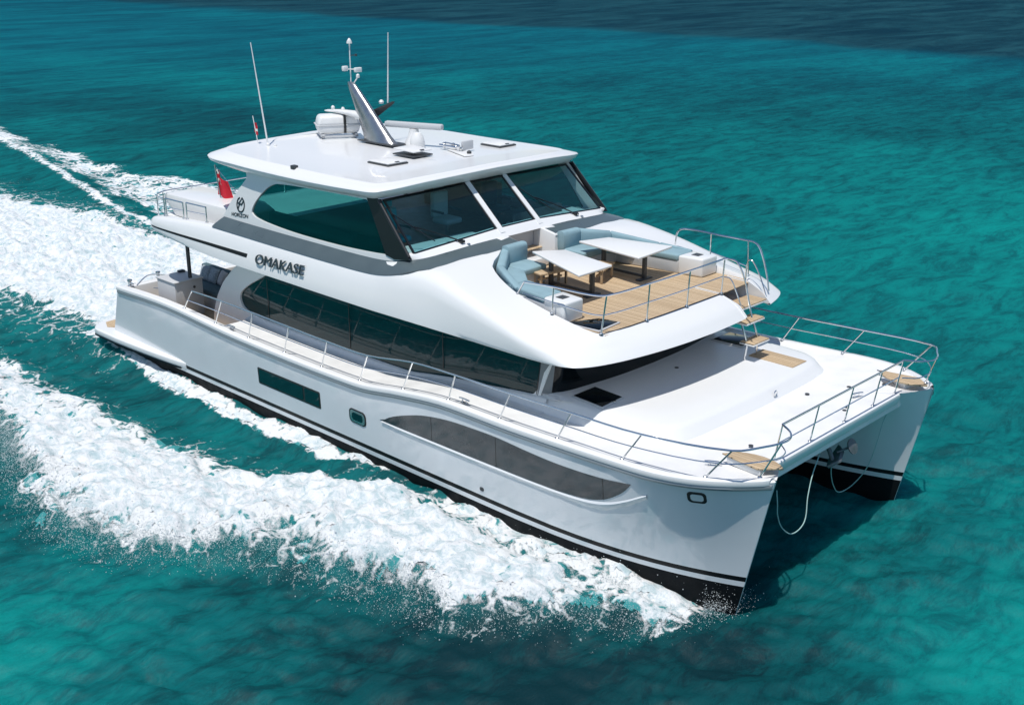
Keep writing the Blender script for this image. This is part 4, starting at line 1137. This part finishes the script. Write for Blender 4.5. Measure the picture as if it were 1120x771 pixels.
# helm chairs behind the windscreen
def chair(x, y, label, material):
    c = empty('helm_chair', (x, y, 4.92), 0, label, 'chair', 'helm chairs')
    MB().tube([(0, 0, 0), (0, 0, .45)], .06, 10).build('pedestal', 'steel', c)
    MB().box((-.28, -.28, .45), (.28, .28, .60), .06, 3).build('seat', material, c)
    MB().box((-.36, -.27, .58), (-.22, .27, 1.22), .06, 3).build('backrest', material, c)
    MB().box((-.37, -.15, 1.24), (-.25, .15, 1.40), .04, 3).build('headrest', material, c)
    for s_ in (-.33, .28): MB().box((-.25, s_, .74), (.2, s_ + .05, .80), .015).build('armrest', 'dark_grey', c)
chair(10.9, -.35, 'pale helm chair behind the narrow middle windscreen pane', 'inner_pale')
chair(11.45, -2.55, 'turquoise helm chair behind the windscreen pane nearest the dark side window', 'inner_blue')
chair(10.9, 1.45, 'dark helm chair behind the windscreen pane farthest from the dark side window', 'dark_grey')

# anchor in the tunnel and the bridle ropes
a = empty('anchor', (21.75, .1, 2.28), 0, 'grey anchor hanging under the foredeck between the two bows', 'anchor')
m = MB(); m.tube([(-.35, 0, .25), (0, 0, .05), (.12, .02, -.22)], .05, 8); m.box((-.5, -.12, .12), (-.1, .12, .32), .03)
m.build('shank', 'anchor_grey', a)
m = MB(); m.prism([(.08, -.20, -.25), (.25, -.02, -.12), (.14, .30, -.02), (.02, .36, .05), (-.02, .05, -.20)], (.05, .03, -.05), bev=.012)
m.build('fluke', 'anchor_grey', a)
m = MB(); m.lathe([(.16, 0), (.17, .03), (.03, .05), (.001, .055)], (.25, .50, .02), 16, rot=Matrix.Rotation(1.1, 3, 'Y')); m.tube([(.1, .15, -.05), (.25, .5, .02)], .025, 8)
m.build('crown_plate', 'anchor_grey', a)
r1 = catmull([(22.32, -2.85, 2.62), (22.3, -2.75, 2.3), (22.25, -2.62, 2.0), (22.2, -2.32, 1.60), (22.2, -1.9, 1.32), (22.2, -1.48, 1.42), (22.1, -1.25, 1.85), (22.0, -.95, 2.2), (21.9, -.55, 2.48), (21.7, -.15, 2.42)], 6)
tag(MB().tube(r1, .011, 8).build('bridle_rope', 'rope', None), 'pale rope looping down from the nearer bow to the anchor', 'rope', 'bridle ropes')
r2 = catmull([(21.98, 2.25, 2.75), (21.9, 2.12, 2.3), (21.89, 2.0, 1.95), (21.75, 1.95, 1.3), (21.5, 1.85, .82), (21.35, 1.6, .68), (21.4, 1.2, .95), (21.6, .6, 1.55), (21.8, .2, 2.05)], 6)
tag(MB().tube(r2, .011, 8).build('bridle_rope', 'rope', None), 'pale rope looping from the farther bow back to the anchor', 'rope', 'bridle ropes')
# ------------------------------------------------------------------ the sea, its wake and spray
rng = np.random.default_rng(11)
def axis(lo, hi, step, far, g):
    out = []; d = step; x = hi
    while x < far: d *= g; x += d; out.append(x)
    neg = []; d = step; x = lo
    while x > -far: d *= g; x -= d; neg.append(x)
    return np.array(neg[::-1] + list(np.arange(lo, hi + 1e-6, step)) + out)
AX = axis(-11, 25.5, 0.075, 2600, 1.022)
AY = axis(-14.5, 7.0, 0.075, 2600, 1.022)
GX, GY = np.meshgrid(AX, AY, indexing='ij')
SX = np.gradient(AX)[:, None] + 0 * GX; SY = np.gradient(AY)[None, :] + 0 * GY
SP = np.maximum(SX, SY)

def vnoise(x, y, seed):
    xi = np.floor(x).astype(np.int64); yi = np.floor(y).astype(np.int64); fx = x - xi; fy = y - yi
    fx = fx * fx * fx * (fx * (fx * 6 - 15) + 10); fy = fy * fy * fy * (fy * (fy * 6 - 15) + 10)
    def hsh(a, b):
        h = (a * 374761393 + b * 668265263 + seed * 144665) & 0x7fffffff
        h = ((h ^ (h >> 13)) * 1274126177) & 0x7fffffff
        return ((h ^ (h >> 16)) & 0xffff) / 65535.0
    a = hsh(xi, yi); b = hsh(xi + 1, yi); c = hsh(xi, yi + 1); d = hsh(xi + 1, yi + 1)
    return (a * (1 - fx) + b * fx) * (1 - fy) + (c * (1 - fx) + d * fx) * fy
def fbm(x, y, seed, oct=4, gain=.5, rot=.6):
    s = 0; a = 1; t = 0; c_, s_ = math.cos(rot), math.sin(rot)
    for k in range(oct):
        s = s + a * vnoise(x, y, seed + k * 17); t += a; a *= gain
        x, y = (c_ * x - s_ * y) * 2.03 + 5.1, (s_ * x + c_ * y) * 2.03 + 1.7
    return s / t
def sstep(a, b, x):
    t = np.clip((x - a) / (b - a), 0, 1); return t * t * (3 - 2 * t)

# wind waves: many small trains about one heading
Z = np.zeros_like(GX); 
wind = math.radians(118)
for k in range(72):
    lam = 0.40 * (5.5 / 0.40) ** (k / 71) * rng.uniform(.9, 1.1)
    th = wind + rng.normal(0, .55)
    amp = 0.0075 * lam ** .45 * rng.uniform(.6, 1.2) * (0.8 if lam > 6 else 1)
    kx, ky = math.cos(th) * 2 * math.pi / lam, math.sin(th) * 2 * math.pi / lam
    ph = kx * GX + ky * GY + rng.uniform(0, 6.28) + 1.2 * np.sin(.11 * GX + .07 * GY + k)
    att = sstep(2.5, 6, lam / SP)
    Z += att * amp * (np.sin(ph) + .25 * np.sin(2 * ph + .6))
gust = .55 + .9 * fbm(GX / 22, GY / 22, 5, 3)
Z *= gust

def sdf(poly, X, Y):
    """signed distance, positive inside"""
    d = np.full(X.shape, 1e9); ins = np.zeros(X.shape, bool); n = len(poly)
    for i in range(n):
        ax_, ay_ = poly[i]; bx_, by_ = poly[(i + 1) % n]
        ex, ey = bx_ - ax_, by_ - ay_; wx, wy = X - ax_, Y - ay_
        t = np.clip((wx * ex + wy * ey) / (ex * ex + ey * ey + 1e-12), 0, 1)
        d = np.minimum(d, (wx - t * ex) ** 2 + (wy - t * ey) ** 2)
        c1 = (ay_ > Y) != (by_ > Y)
        ins ^= c1 & (X < (bx_ - ax_) * (Y - ay_) / (by_ - ay_ + 1e-12) + ax_)
    return np.where(ins, np.sqrt(d), -np.sqrt(d))
NEAR = (GX > -120) & (GX < 30) & (GY > -30) & (GY < 30)
X_, Y_ = GX[NEAR], GY[NEAR]
# starboard bow wave, thrown out and falling astern
outer = [(21.75, -3.5), (21.3, -4.35), (20.7, -5.2), (19.8, -6.0), (18.9, -6.75), (18.0, -7.35), (16.9, -7.6), (15.7, -7.75), (14.4, -8.0), (13.0, -8.8), (12.2, -9.6), (11.3, -10.3), (9.4, -10.7), (6.5, -10.1), (4.4, -9.7), (2.6, -9.4), (0, -9.6), (-4, -10.2), (-10, -11.2)]
inner_ = [(-10, -7.4), (-5, -6.5), (-3, -6.35), (-.9, -6.5), (1, -6.35), (3.05, -6.3), (5.5, -6.5), (7.2, -6.2), (8.6, -5.95), (10.1, -5.7), (11.3, -5.45), (12.1, -4.9), (13.2, -4.55), (14.8, -4.3), (16, -4.1), (17.4, -3.8), (18.9, -3.5), (20.1, -3.3), (21.2, -3.2)]
warpx = (fbm(X_ / 1.7, Y_ / 1.7, 31, 4) - .5) * 1.6; warpy = (fbm(X_ / 1.7, Y_ / 1.7, 47, 4) - .5) * 1.6
nearbow = 1 - .75 * sstep(17.5, 20.5, X_)
WX, WY = X_ + warpx * nearbow, Y_ + warpy * nearbow
s1 = sdf(outer + inner_, WX, WY)
age = sstep(10, -8, X_)
# wash astern between and behind the hulls
stern = [(.8, -3.9), (-2, -3.75), (-5.2, -4.0), (-7.8, -4.4), (-12, -5.0), (-20, -6.2), (-40, -9.5), (-80, -15), (-110, -19), (-110, 3), (-70, 4.0), (-40, 4.4), (-26, 4.2), (-20, 5.0), (-14, 5.0), (-6, 4.6), (.8, 3.9)]
s2 = sdf(stern, X_ + warpx * 1.2, Y_ + warpy * 1.2)
# port wave seen beyond the stern: a thin broken crest and older lace
port = [(4, 4.4), (8, 6.5), (0, 9.6), (-10, 12.0), (-20, 13.2), (-28, 11.8), (-40, 12.8), (-60, 15.5), (-90, 20), (-90, 10), (-50, 9.8), (-36, 9.6), (-24, 7.8), (-14, 6.3), (-4, 4.9)]
s3 = sdf(port, X_ + warpx * 1.3, Y_ + warpy * 1.3)
# thin stream clinging to the hull
hull_line = [(13.2, -4.25), (10.8, -4.62), (8.6, -4.75), (6.4, -4.72), (4, -4.70), (.8, -4.35), (-2.2, -4.15), (-2.2, -3.6), (4, -4.2), (8, -4.2), (13, -4.2)]
s4 = sdf(hull_line, X_ + warpx * .3, Y_ + warpy * .3)
fine = fbm(X_ * 1.6, Y_ * 2.2, 71, 6, .72)
mid_ = fbm(X_ / 1.1, Y_ / 1.1, 83, 4, .55)
# lace: ridged noise, drawn out along the track
def ridged(x, y, seed, oct=4):
    s = 0; a = 1; t = 0
    for k in range(oct):
        s = s + a * (1 - np.abs(2 * vnoise(x, y, seed + 13 * k) - 1)); t += a; a *= .55; x = x * 2.1 + 3.3; y = y * 2.1 + 7.7
    return s / t
lace = ridged(X_ / .8 + warpx * .4, Y_ / .55 + warpy * .4, 97)
d1 = sstep(-.5, 1.25, s1) * (.98 + .5 * (mid_ - .45)) * (1 - .28 * age)
thin = sstep(14.5, 17.5, X_) * sstep(-5.9, -4.6, Y_)                     # watery stretch beside the hull near the bow
d1 = np.maximum(d1 * (1 - .42 * thin), .82 * np.exp(-((Y_ + 4.05) / .95) ** 4) * sstep(13.6, 15.6, X_) * sstep(21.9, 21.0, X_))
core2 = sstep(-.2, 1.6, s2)
d2 = core2 * (1.22 - .55 * sstep(-14, -60, X_)) * (.98 + .5 * (mid_ - .45))
d3 = sstep(-.6, .9, s3) * (.50 + .35 * sstep(.35, .7, mid_)) * (1 - .25 * sstep(-30, -70, X_))
crest = np.exp(-((Y_ - np.interp(X_, [-90, -40, -34, -23, -16, -4], [20.5, 10.6, 9.5, 6.9, 5.4, 4.7])) / .35) ** 2) * sstep(4, -6, X_)
d3 = np.maximum(d3, crest * .8)
d4 = sstep(-.18, .12, s4) * .85
skirt = np.maximum(sstep(-1.7, .3, s1), sstep(-3.6, .3, s2) * 1.3) * .34                # stray flecks round the foam
den = np.maximum.reduce([d1, d2, d3, d4, skirt])
# how much foam really lies on each spot
coreness = np.maximum(sstep(.3, 1.5, s1) * (1 - .6 * thin), sstep(.2, 1.8, s2))
cover = den + ((fine - .5) * 1.45 + (lace - .6) * 1.0) * (1 - .55 * coreness)
foam = sstep(.40, 1.0, cover)
# heights: thrown-up bow wave, boiling wash, ridge of the port wave, hollow along the hull
boil = fbm(X_ / .55, Y_ / .55, 101, 5, .6) - .5
bowz = sstep(-.25, 1.0, s1) * np.interp(X_, [-12, 0, 8, 13, 16.5, 19, 20.5, 21.8], [.10, .18, .30, .50, .60, .46, .28, .05]) * (.25 + .75 * sstep(-4.1, -5.6, Y_))
hug = np.exp(-((Y_ + 4.2) / .75) ** 2) * np.interp(X_, [12, 15, 18, 20, 21.6, 22.2], [0, .05, .13, .20, .10, 0])
hol = -.16 * np.exp(-((Y_ + 5.2) / .75) ** 2) * np.interp(X_, [-6, 0, 5, 11, 14], [0, .7, 1, .8, 0])
boilamp = .54 * sstep(-.2, 1.0, s1) * np.interp(X_, [0, 12, 20, 22], [.6, 1.0, .7, .3]) + .75 * sstep(-.1, 2.5, s2) * np.interp(X_, [-60, -15, -2], [.4, 1.0, .7])
sternz = sstep(-.2, 2.2, s2) * np.interp(X_, [-60, -20, -6, -1], [0, .15, .35, .1])
ridge = .34 * np.exp(-((Y_ - np.interp(X_, [-90, -40, -34, -23, -16, -4], [20.5, 10.8, 9.7, 7.1, 5.6, 4.9])) / 1.7) ** 2) * np.interp(X_, [-60, -30, -8, 2], [.3, 1, .8, 0]) \
    - .16 * np.exp(-((Y_ - np.interp(X_, [-90, -40, -34, -23, -16, -4], [22, 12.3, 11.2, 8.8, 7.4, 6.5])) / 1.0) ** 2) * np.interp(X_, [-60, -30, -8, 2], [.2, 1, .8, 0])
lift = np.interp(X_, [-8, -1, 6, 14, 18, 21.5], [.1, .38, .47, .42, .26, 0]) * np.exp(-(np.maximum(np.abs(Y_) - 3.9, 0) / 1.5) ** 2)
zz = Z[NEAR] + lift + bowz + hug + hol + boilamp * boil * np.clip(.07 / SP[NEAR] * 4, .3, 1) + sternz + ridge
# keep the water out of the hulls' way
inside = (np.abs(np.abs(Y_) - 3.2) < .95) & (X_ > -1.0) & (X_ < 21.2)
zz = np.where(inside, np.minimum(zz, .52), zz)
tun = (np.abs(Y_) < 2.6) & (X_ > 1) & (X_ < 21)
zz = np.where(tun, np.minimum(zz, .6), zz)
Z[NEAR] = zz
FOAM = np.zeros_like(Z); FOAM[NEAR] = foam
DEN = np.zeros_like(Z); DEN[NEAR] = np.clip(den, 0, 1)

# seabed colour: pale sand, weed, with boat shade painted in at the bows
sand = fbm(GX / 34 + 3, GY / 34, 201, 4); patch = fbm(GX / 9, GY / 9, 222, 4)
bed_and_shade = .52 + .55 * (sand - .5) + .28 * (patch - .5)
def blob(x, y, rx, ry, a, ang=0):
    c, s = math.cos(ang), math.sin(ang); dx, dy = GX - x, GY - y
    return a * np.exp(-((c * dx + s * dy) / rx) ** 2 - ((-s * dx + c * dy) / ry) ** 2)
bed_and_shade += blob(30, 6, 9, 14, .28) + blob(26.5, -1.5, 2.4, 2.2, .30) + blob(12.2, -13.2, 3.4, 2.2, .34) + blob(26, 40, 22, 30, .18)
bed_and_shade -= blob(22.6, -4.6, 2.6, 3.4, .42) + blob(19.8, -8.2, 3.2, 1.9, .42) + blob(23.6, 2.0, 1.6, 2.8, .08) + blob(9, -12.4, 4, 1.0, .15) + blob(4.5, -11, 3, 1.2, .2)  # dark blobs by the bows paint in the hulls' shadow and reflection
bed_and_shade -= blob(-60, 26, 26, 9, .30) + blob(-34, 26, 16, 6, .18)
far_edge = sstep(-3, 14, GY - (104 + (fbm(GX / 16, GY / 16, 301, 4) - .5) * 16 + .06 * (GX + 60)))
bed_and_shade = np.clip(bed_and_shade, 0, 1) * (1 - far_edge)
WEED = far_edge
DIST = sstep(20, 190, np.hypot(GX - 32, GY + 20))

nx, ny = GX.shape
idx = np.arange(nx * ny).reshape(nx, ny)
q = np.stack([idx[:-1, :-1], idx[1:, :-1], idx[1:, 1:], idx[:-1, 1:]], -1).reshape(-1, 4)
def np_mesh(name, co, quads, attrs, material):
    me = bpy.data.meshes.new(name)
    me.vertices.add(len(co)); me.vertices.foreach_set('co', co.astype(np.float32).ravel())
    me.loops.add(quads.size); me.loops.foreach_set('vertex_index', quads.astype(np.int32).ravel())
    me.polygons.add(len(quads)); me.polygons.foreach_set('loop_start', np.arange(0, quads.size, quads.shape[1], dtype=np.int32))
    try: me.polygons.foreach_set('loop_total', np.full(len(quads), quads.shape[1], dtype=np.int32))
    except Exception: pass
    me.update(calc_edges=True)
    for k, a in attrs.items():
        at = me.attributes.new(k, 'FLOAT', 'POINT'); at.data.foreach_set('value', a.astype(np.float32).ravel())
    me.materials.append(M[material]); me.shade_smooth()
    o = bpy.data.objects.new(name, me); C.objects.link(o); return o

def sea_mat():
    m = bpy.data.materials.new('sea_water'); m.use_nodes = True
    n, l = m.node_tree.nodes, m.node_tree.links
    n.remove(n['Principled BSDF'])
    def at(nm):
        a = n.new('ShaderNodeAttribute'); a.attribute_name = nm; return a.outputs['Fac']
    g = n.new('ShaderNodeNewGeometry')
    def noise(scale, sx, sy, det, ang, rough=.55, dist=0.0):
        mp = n.new('ShaderNodeMapping'); mp.inputs['Scale'].default_value = (sx, sy, 1); mp.inputs['Rotation'].default_value = (0, 0, ang)
        l.new(g.outputs['Position'], mp.inputs[0])
        t = n.new('ShaderNodeTexNoise'); t.inputs['Scale'].default_value = scale; t.inputs['Detail'].default_value = det
        t.inputs['Roughness'].default_value = rough; t.inputs['Distortion'].default_value = dist
        l.new(mp.outputs[0], t.inputs['Vector']); return t.outputs[0]
    def math_(op, a, bb):
        x = n.new('ShaderNodeMath'); x.operation = op
        for i, v in enumerate((a, bb)):
            if isinstance(v, (int, float)): x.inputs[i].default_value = v
            else: l.new(v, x.inputs[i])
        return x.outputs[0]
    def mr(v, a, bb, c, d):
        x = n.new('ShaderNodeMapRange'); x.interpolation_type = 'SMOOTHSTEP'
        for i, q_ in enumerate((a, bb, c, d)): x.inputs[1 + i].default_value = q_
        l.new(v, x.inputs[0]); return x.outputs[0]
    def mix(f, a, bb):
        x = n.new('ShaderNodeMix'); x.data_type = 'RGBA'
        l.new(f, x.inputs['Factor'])
        for s, v in (('A', a), ('B', bb)):
            if isinstance(v, tuple): x.inputs[s].default_value = (*v, 1)
            else: l.new(v, x.inputs[s])
        return x.outputs['Result']
    def web():
        f = noise(7.0, 1.0, 1.0, 9, 0, .72, .4)
        wn_ = n.new('ShaderNodeTexNoise'); wn_.inputs['Scale'].default_value = 1.6; wn_.inputs['Detail'].default_value = 5
        l.new(g.outputs['Position'], wn_.inputs['Vector'])
        vs = n.new('ShaderNodeVectorMath'); vs.operation = 'SCALE'; vs.inputs['Scale'].default_value = .9
        l.new(wn_.outputs['Color'], vs.inputs[0])
        va = n.new('ShaderNodeVectorMath'); va.operation = 'ADD'
        l.new(g.outputs['Position'], va.inputs[0]); l.new(vs.outputs[0], va.inputs[1])
        ds = []
        for sc_ in (1.5, 4.2):
            v = n.new('ShaderNodeTexVoronoi'); v.voronoi_dimensions = '2D'; v.feature = 'DISTANCE_TO_EDGE'; v.inputs['Scale'].default_value = sc_
            l.new(va.outputs[0], v.inputs['Vector']); ds.append(v.outputs['Distance'])
        cov = math_('ADD', math_('MULTIPLY', at('den'), 1.35), math_('MULTIPLY', math_('SUBTRACT', f, .5), 1.1))
        cov = math_('SUBTRACT', cov, math_('ADD', math_('MULTIPLY', ds[0], 1.2), math_('MULTIPLY', ds[1], .9)))
        return mr(cov, .26, .58, 0, 1), f
    wa = math.radians(-28)
    rip = noise(1.3, 1.0, .36, 10, wa, .78, .5)           # light and dark faces of the ripples painted into the colour
    rip2 = noise(.42, 1.0, .42, 6, wa, .66, .7)
    rip3 = noise(.16, 1.0, .30, 7, wa, .72, .6)
    far_ = math_('MULTIPLY', math_('SUBTRACT', rip3, .5), mr(at('dist'), 0, .6, 0, 1.1))  # distant wave facets, their light and dark put into the colour
    bed_ripple_shade = math_('ADD', far_, math_('ADD', at('bed_and_shade'), math_('ADD', math_('ADD', math_('MULTIPLY', math_('SUBTRACT', rip, .5), .7), math_('MULTIPLY', math_('SUBTRACT', mr(rip, .36, .56, 0, 1), .70), .22)), math_('MULTIPLY', math_('SUBTRACT', rip2, .5), .5))))
    r = n.new('ShaderNodeValToRGB'); e = r.color_ramp
    e.elements[0].position = 0.0; e.elements[0].color = (0.0015, 0.026, 0.034, 1)
    e.elements[1].position = 1.0; e.elements[1].color = (0.0010, 0.225, 0.208, 1)
    x = e.elements.new(.3); x.color = (0.0010, 0.060, 0.068, 1)
    x = e.elements.new(.6); x.color = (0.0010, 0.118, 0.124, 1)
    l.new(bed_ripple_shade, r.inputs[0])
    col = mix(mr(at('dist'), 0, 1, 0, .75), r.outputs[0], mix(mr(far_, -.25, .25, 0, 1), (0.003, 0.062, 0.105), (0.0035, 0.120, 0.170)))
    col = mix(mr(math_('ADD', at('weed'), math_('MULTIPLY', math_('SUBTRACT', rip3, .5), 1.2)), .1, .9, 0, .92), col, mix(mr(far_, -.2, .25, 0, 1), (0.003, 0.026, 0.045), (0.014, 0.070, 0.092)))
    # water full of bubbles round the foam turns paler
    col = mix(mr(at('den'), .18, .9, 0, .6), col, (0.030, 0.25, 0.26))
    # last fine lace of foam
    lace_, f1 = web()
    col = mix(lace_, col, (0.78, 0.80, 0.80))
    h1 = noise(3.4, 1.0, .5, 6, wa, .62, .5); h2 = noise(.9, 1.0, .45, 5, wa, .6, .6)
    hh = math_('ADD', math_('MULTIPLY', h1, .05), math_('MULTIPLY', h2, .11))
    hh = math_('ADD', hh, math_('MULTIPLY', math_('MULTIPLY', lace_, f1), .06))
    bp = n.new('ShaderNodeBump'); bp.inputs['Strength'].default_value = .9; bp.inputs['Distance'].default_value = 1.0
    l.new(hh, bp.inputs['Height'])
    # light scatters a metre or so through the water, the surface itself mirrors a little sky
    ss = n.new('ShaderNodeSubsurfaceScattering'); ss.falloff = 'BURLEY'
    ss.inputs['Scale'].default_value = 1.0; ss.inputs['Radius'].default_value = (.15, .9, .9)
    l.new(col, ss.inputs['Color']); l.new(bp.outputs[0], ss.inputs['Normal'])
    df = n.new('ShaderNodeBsdfDiffuse'); l.new(col, df.inputs['Color']); l.new(bp.outputs[0], df.inputs['Normal'])
    body = n.new('ShaderNodeMixShader'); l.new(math_('MAXIMUM', .5, lace_), body.inputs[0])
    l.new(ss.outputs[0], body.inputs[1]); l.new(df.outputs[0], body.inputs[2])
    gl = n.new('ShaderNodeBsdfGlossy'); l.new(bp.outputs[0], gl.inputs['Normal'])
    l.new(mr(at('dist'), 0, 1, .55, .40), gl.inputs['Roughness'])
    fr = n.new('ShaderNodeFresnel'); fr.inputs[0].default_value = 1.33; l.new(bp.outputs[0], fr.inputs['Normal'])
    fac = math_('MULTIPLY', math_('MINIMUM', math_('MULTIPLY', fr.outputs[0], .5), .016), math_('SUBTRACT', 1.0, lace_))
    out = n.new('ShaderNodeMixShader'); l.new(fac, out.inputs[0]); l.new(body.outputs[0], out.inputs[1]); l.new(gl.outputs[0], out.inputs[2])
    l.new(out.outputs[0], n['Material Output'].inputs[0])
    M['sea_water'] = m
    # foam
    m = bpy.data.materials.new('foam'); m.use_nodes = True
    n, l = m.node_tree.nodes, m.node_tree.links
    b = n['Principled BSDF']; b.inputs['Roughness'].default_value = .85; b.inputs['Specular IOR Level'].default_value = .2
    g = n.new('ShaderNodeNewGeometry')
    k, f1 = web()
    f3 = mr(noise(3.2, 1, 1.3, 10, .3, .74, .5), .34, .60, 0, 1)
    l.new(mix(k, (0.05, 0.28, 0.29), mix(f3, (0.42, 0.54, 0.57), (0.81, 0.82, 0.83))), b.inputs['Base Color'])
    f2 = noise(14.0, 1, 1, 8, 0, .75, .2)
    bp = n.new('ShaderNodeBump'); bp.inputs['Strength'].default_value = .7; bp.inputs['Distance'].default_value = .06
    l.new(math_('ADD', f1, math_('MULTIPLY', f2, .5)), bp.inputs['Height']); l.new(bp.outputs[0], b.inputs['Normal'])
    M['foam'] = m
sea_mat()
sea = np_mesh('sea', np.stack([GX, GY, Z], -1).reshape(-1, 3), q, {'foam': FOAM, 'den': DEN, 'bed_and_shade': bed_and_shade, 'weed': WEED, 'dist': DIST}, 'sea_water')
tag(sea, 'rippled turquoise sea darkening over weed far off', None, None, 'structure')

# thick foam: the faces of the sheet where foam lies, raised and broken up
ff = FOAM.ravel()[q].mean(1)
keep = q[(ff > .75) & (NEAR.ravel()[q].all(1))]
used, inv = np.unique(keep, return_inverse=True)
fz = Z.ravel()[used] + .003 + .06 * sstep(.78, 1.0, FOAM.ravel()[used]) * fbm(GX.ravel()[used] * 2.2, GY.ravel()[used] * 2.2, 401, 4, .6)
fo = np_mesh('wake_foam', np.stack([GX.ravel()[used], GY.ravel()[used], fz], -1), inv.reshape(-1, 4), {'foam': FOAM.ravel()[used], 'den': DEN.ravel()[used]}, 'foam')
tag(fo, 'white churned foam of the bow wave and the wash astern', 'foam', None, 'stuff')

# spray: drops flung up along the bow wave and over the wash
drops = []
oc = np.array(outer); seg = np.diff(oc, axis=0); cum = np.r_[0, np.cumsum(np.hypot(*seg.T))]
def along(s):
    return np.interp(s, cum, oc[:, 0]), np.interp(s, cum, oc[:, 1])
N1 = 60000
s_ = rng.uniform(0, cum[-1] * .72, N1); ox, oy = along(s_)
side_ = rng.normal(-.3, .42, N1)
px_ = ox + rng.normal(0, .2, N1); py_ = oy - side_ * .9
pz_ = rng.exponential(1, N1) * np.interp(ox, [0, 10, 16, 20, 22], [.10, .20, .28, .20, .10]) + np.interp(ox, [0, 10, 16, 20, 22], [.05, .2, .3, .2, .05]) * (side_ < 0)
N2 = 40000                                                       # fan off the stem
t_ = rng.uniform(0, 1, N2); px2 = 21.4 - 5.5 * t_ + rng.normal(0, .15, N2); py2 = -3.45 - 1.5 * t_ ** .8 * rng.uniform(.2, 1.5, N2) - .3
pz2 = np.abs(rng.normal(.18, .22, N2)) * (1 - .3 * t_)
N3 = 25000
px3 = rng.uniform(-16, -.5, N3); py3 = rng.uniform(-4.2, 4.4, N3); pz3 = np.abs(rng.normal(.2, .25, N3)) + .1
px_ = np.r_[px_, px2, px3]; py_ = np.r_[py_, py2, py3]; pz_ = np.r_[pz_, pz2, pz3]
rr_ = np.exp(rng.normal(math.log(.0052), .5, len(px_))); rr_ = np.clip(rr_, .0025, .015)
okd = ~((np.abs(np.abs(py_) - 3.2) < 1.12) & (px_ > -1) & (px_ < 21.5))
_ix = np.clip(np.searchsorted(AX, px_), 0, len(AX) - 1); _iy = np.clip(np.searchsorted(AY, py_), 0, len(AY) - 1)
okd &= ~((FOAM[_ix, _iy] > .7) & (rng.uniform(0, 1, len(px_)) < .85))
px_, py_, pz_, rr_ = px_[okd], py_[okd], pz_[okd], rr_[okd]
octa = np.array([(1, 0, 0), (-1, 0, 0), (0, 1, 0), (0, -1, 0), (0, 0, 1), (0, 0, -1)], float)
of = np.array([(0, 2, 4), (2, 1, 4), (1, 3, 4), (3, 0, 4), (2, 0, 5), (1, 2, 5), (3, 1, 5), (0, 3, 5)])
zs = pz_
co = np.stack([px_, py_, zs], -1)[:, None, :] + octa[None] * rr_[:, None, None] * rng.uniform(.7, 1.5, (len(px_), 1, 3))
fc = (of[None] + (np.arange(len(px_)) * 6)[:, None, None]).reshape(-1, 3)
mat('spray', (0.82, 0.85, 0.86), .4)
_n, _l = M['spray'].node_tree.nodes, M['spray'].node_tree.links
_t = _n.new('ShaderNodeBsdfTranslucent'); _t.inputs[0].default_value = (.85, .9, .9, 1)
_m = _n.new('ShaderNodeMixShader'); _m.inputs[0].default_value = .55
_l.new(_n['Principled BSDF'].outputs[0], _m.inputs[1]); _l.new(_t.outputs[0], _m.inputs[2]); _l.new(_m.outputs[0], _n['Material Output'].inputs[0])
sp = np_mesh('spray', co.reshape(-1, 3), fc, {}, 'spray')
tag(sp, 'fine white drops of spray thrown up along the bow wave', 'spray', None, 'stuff')
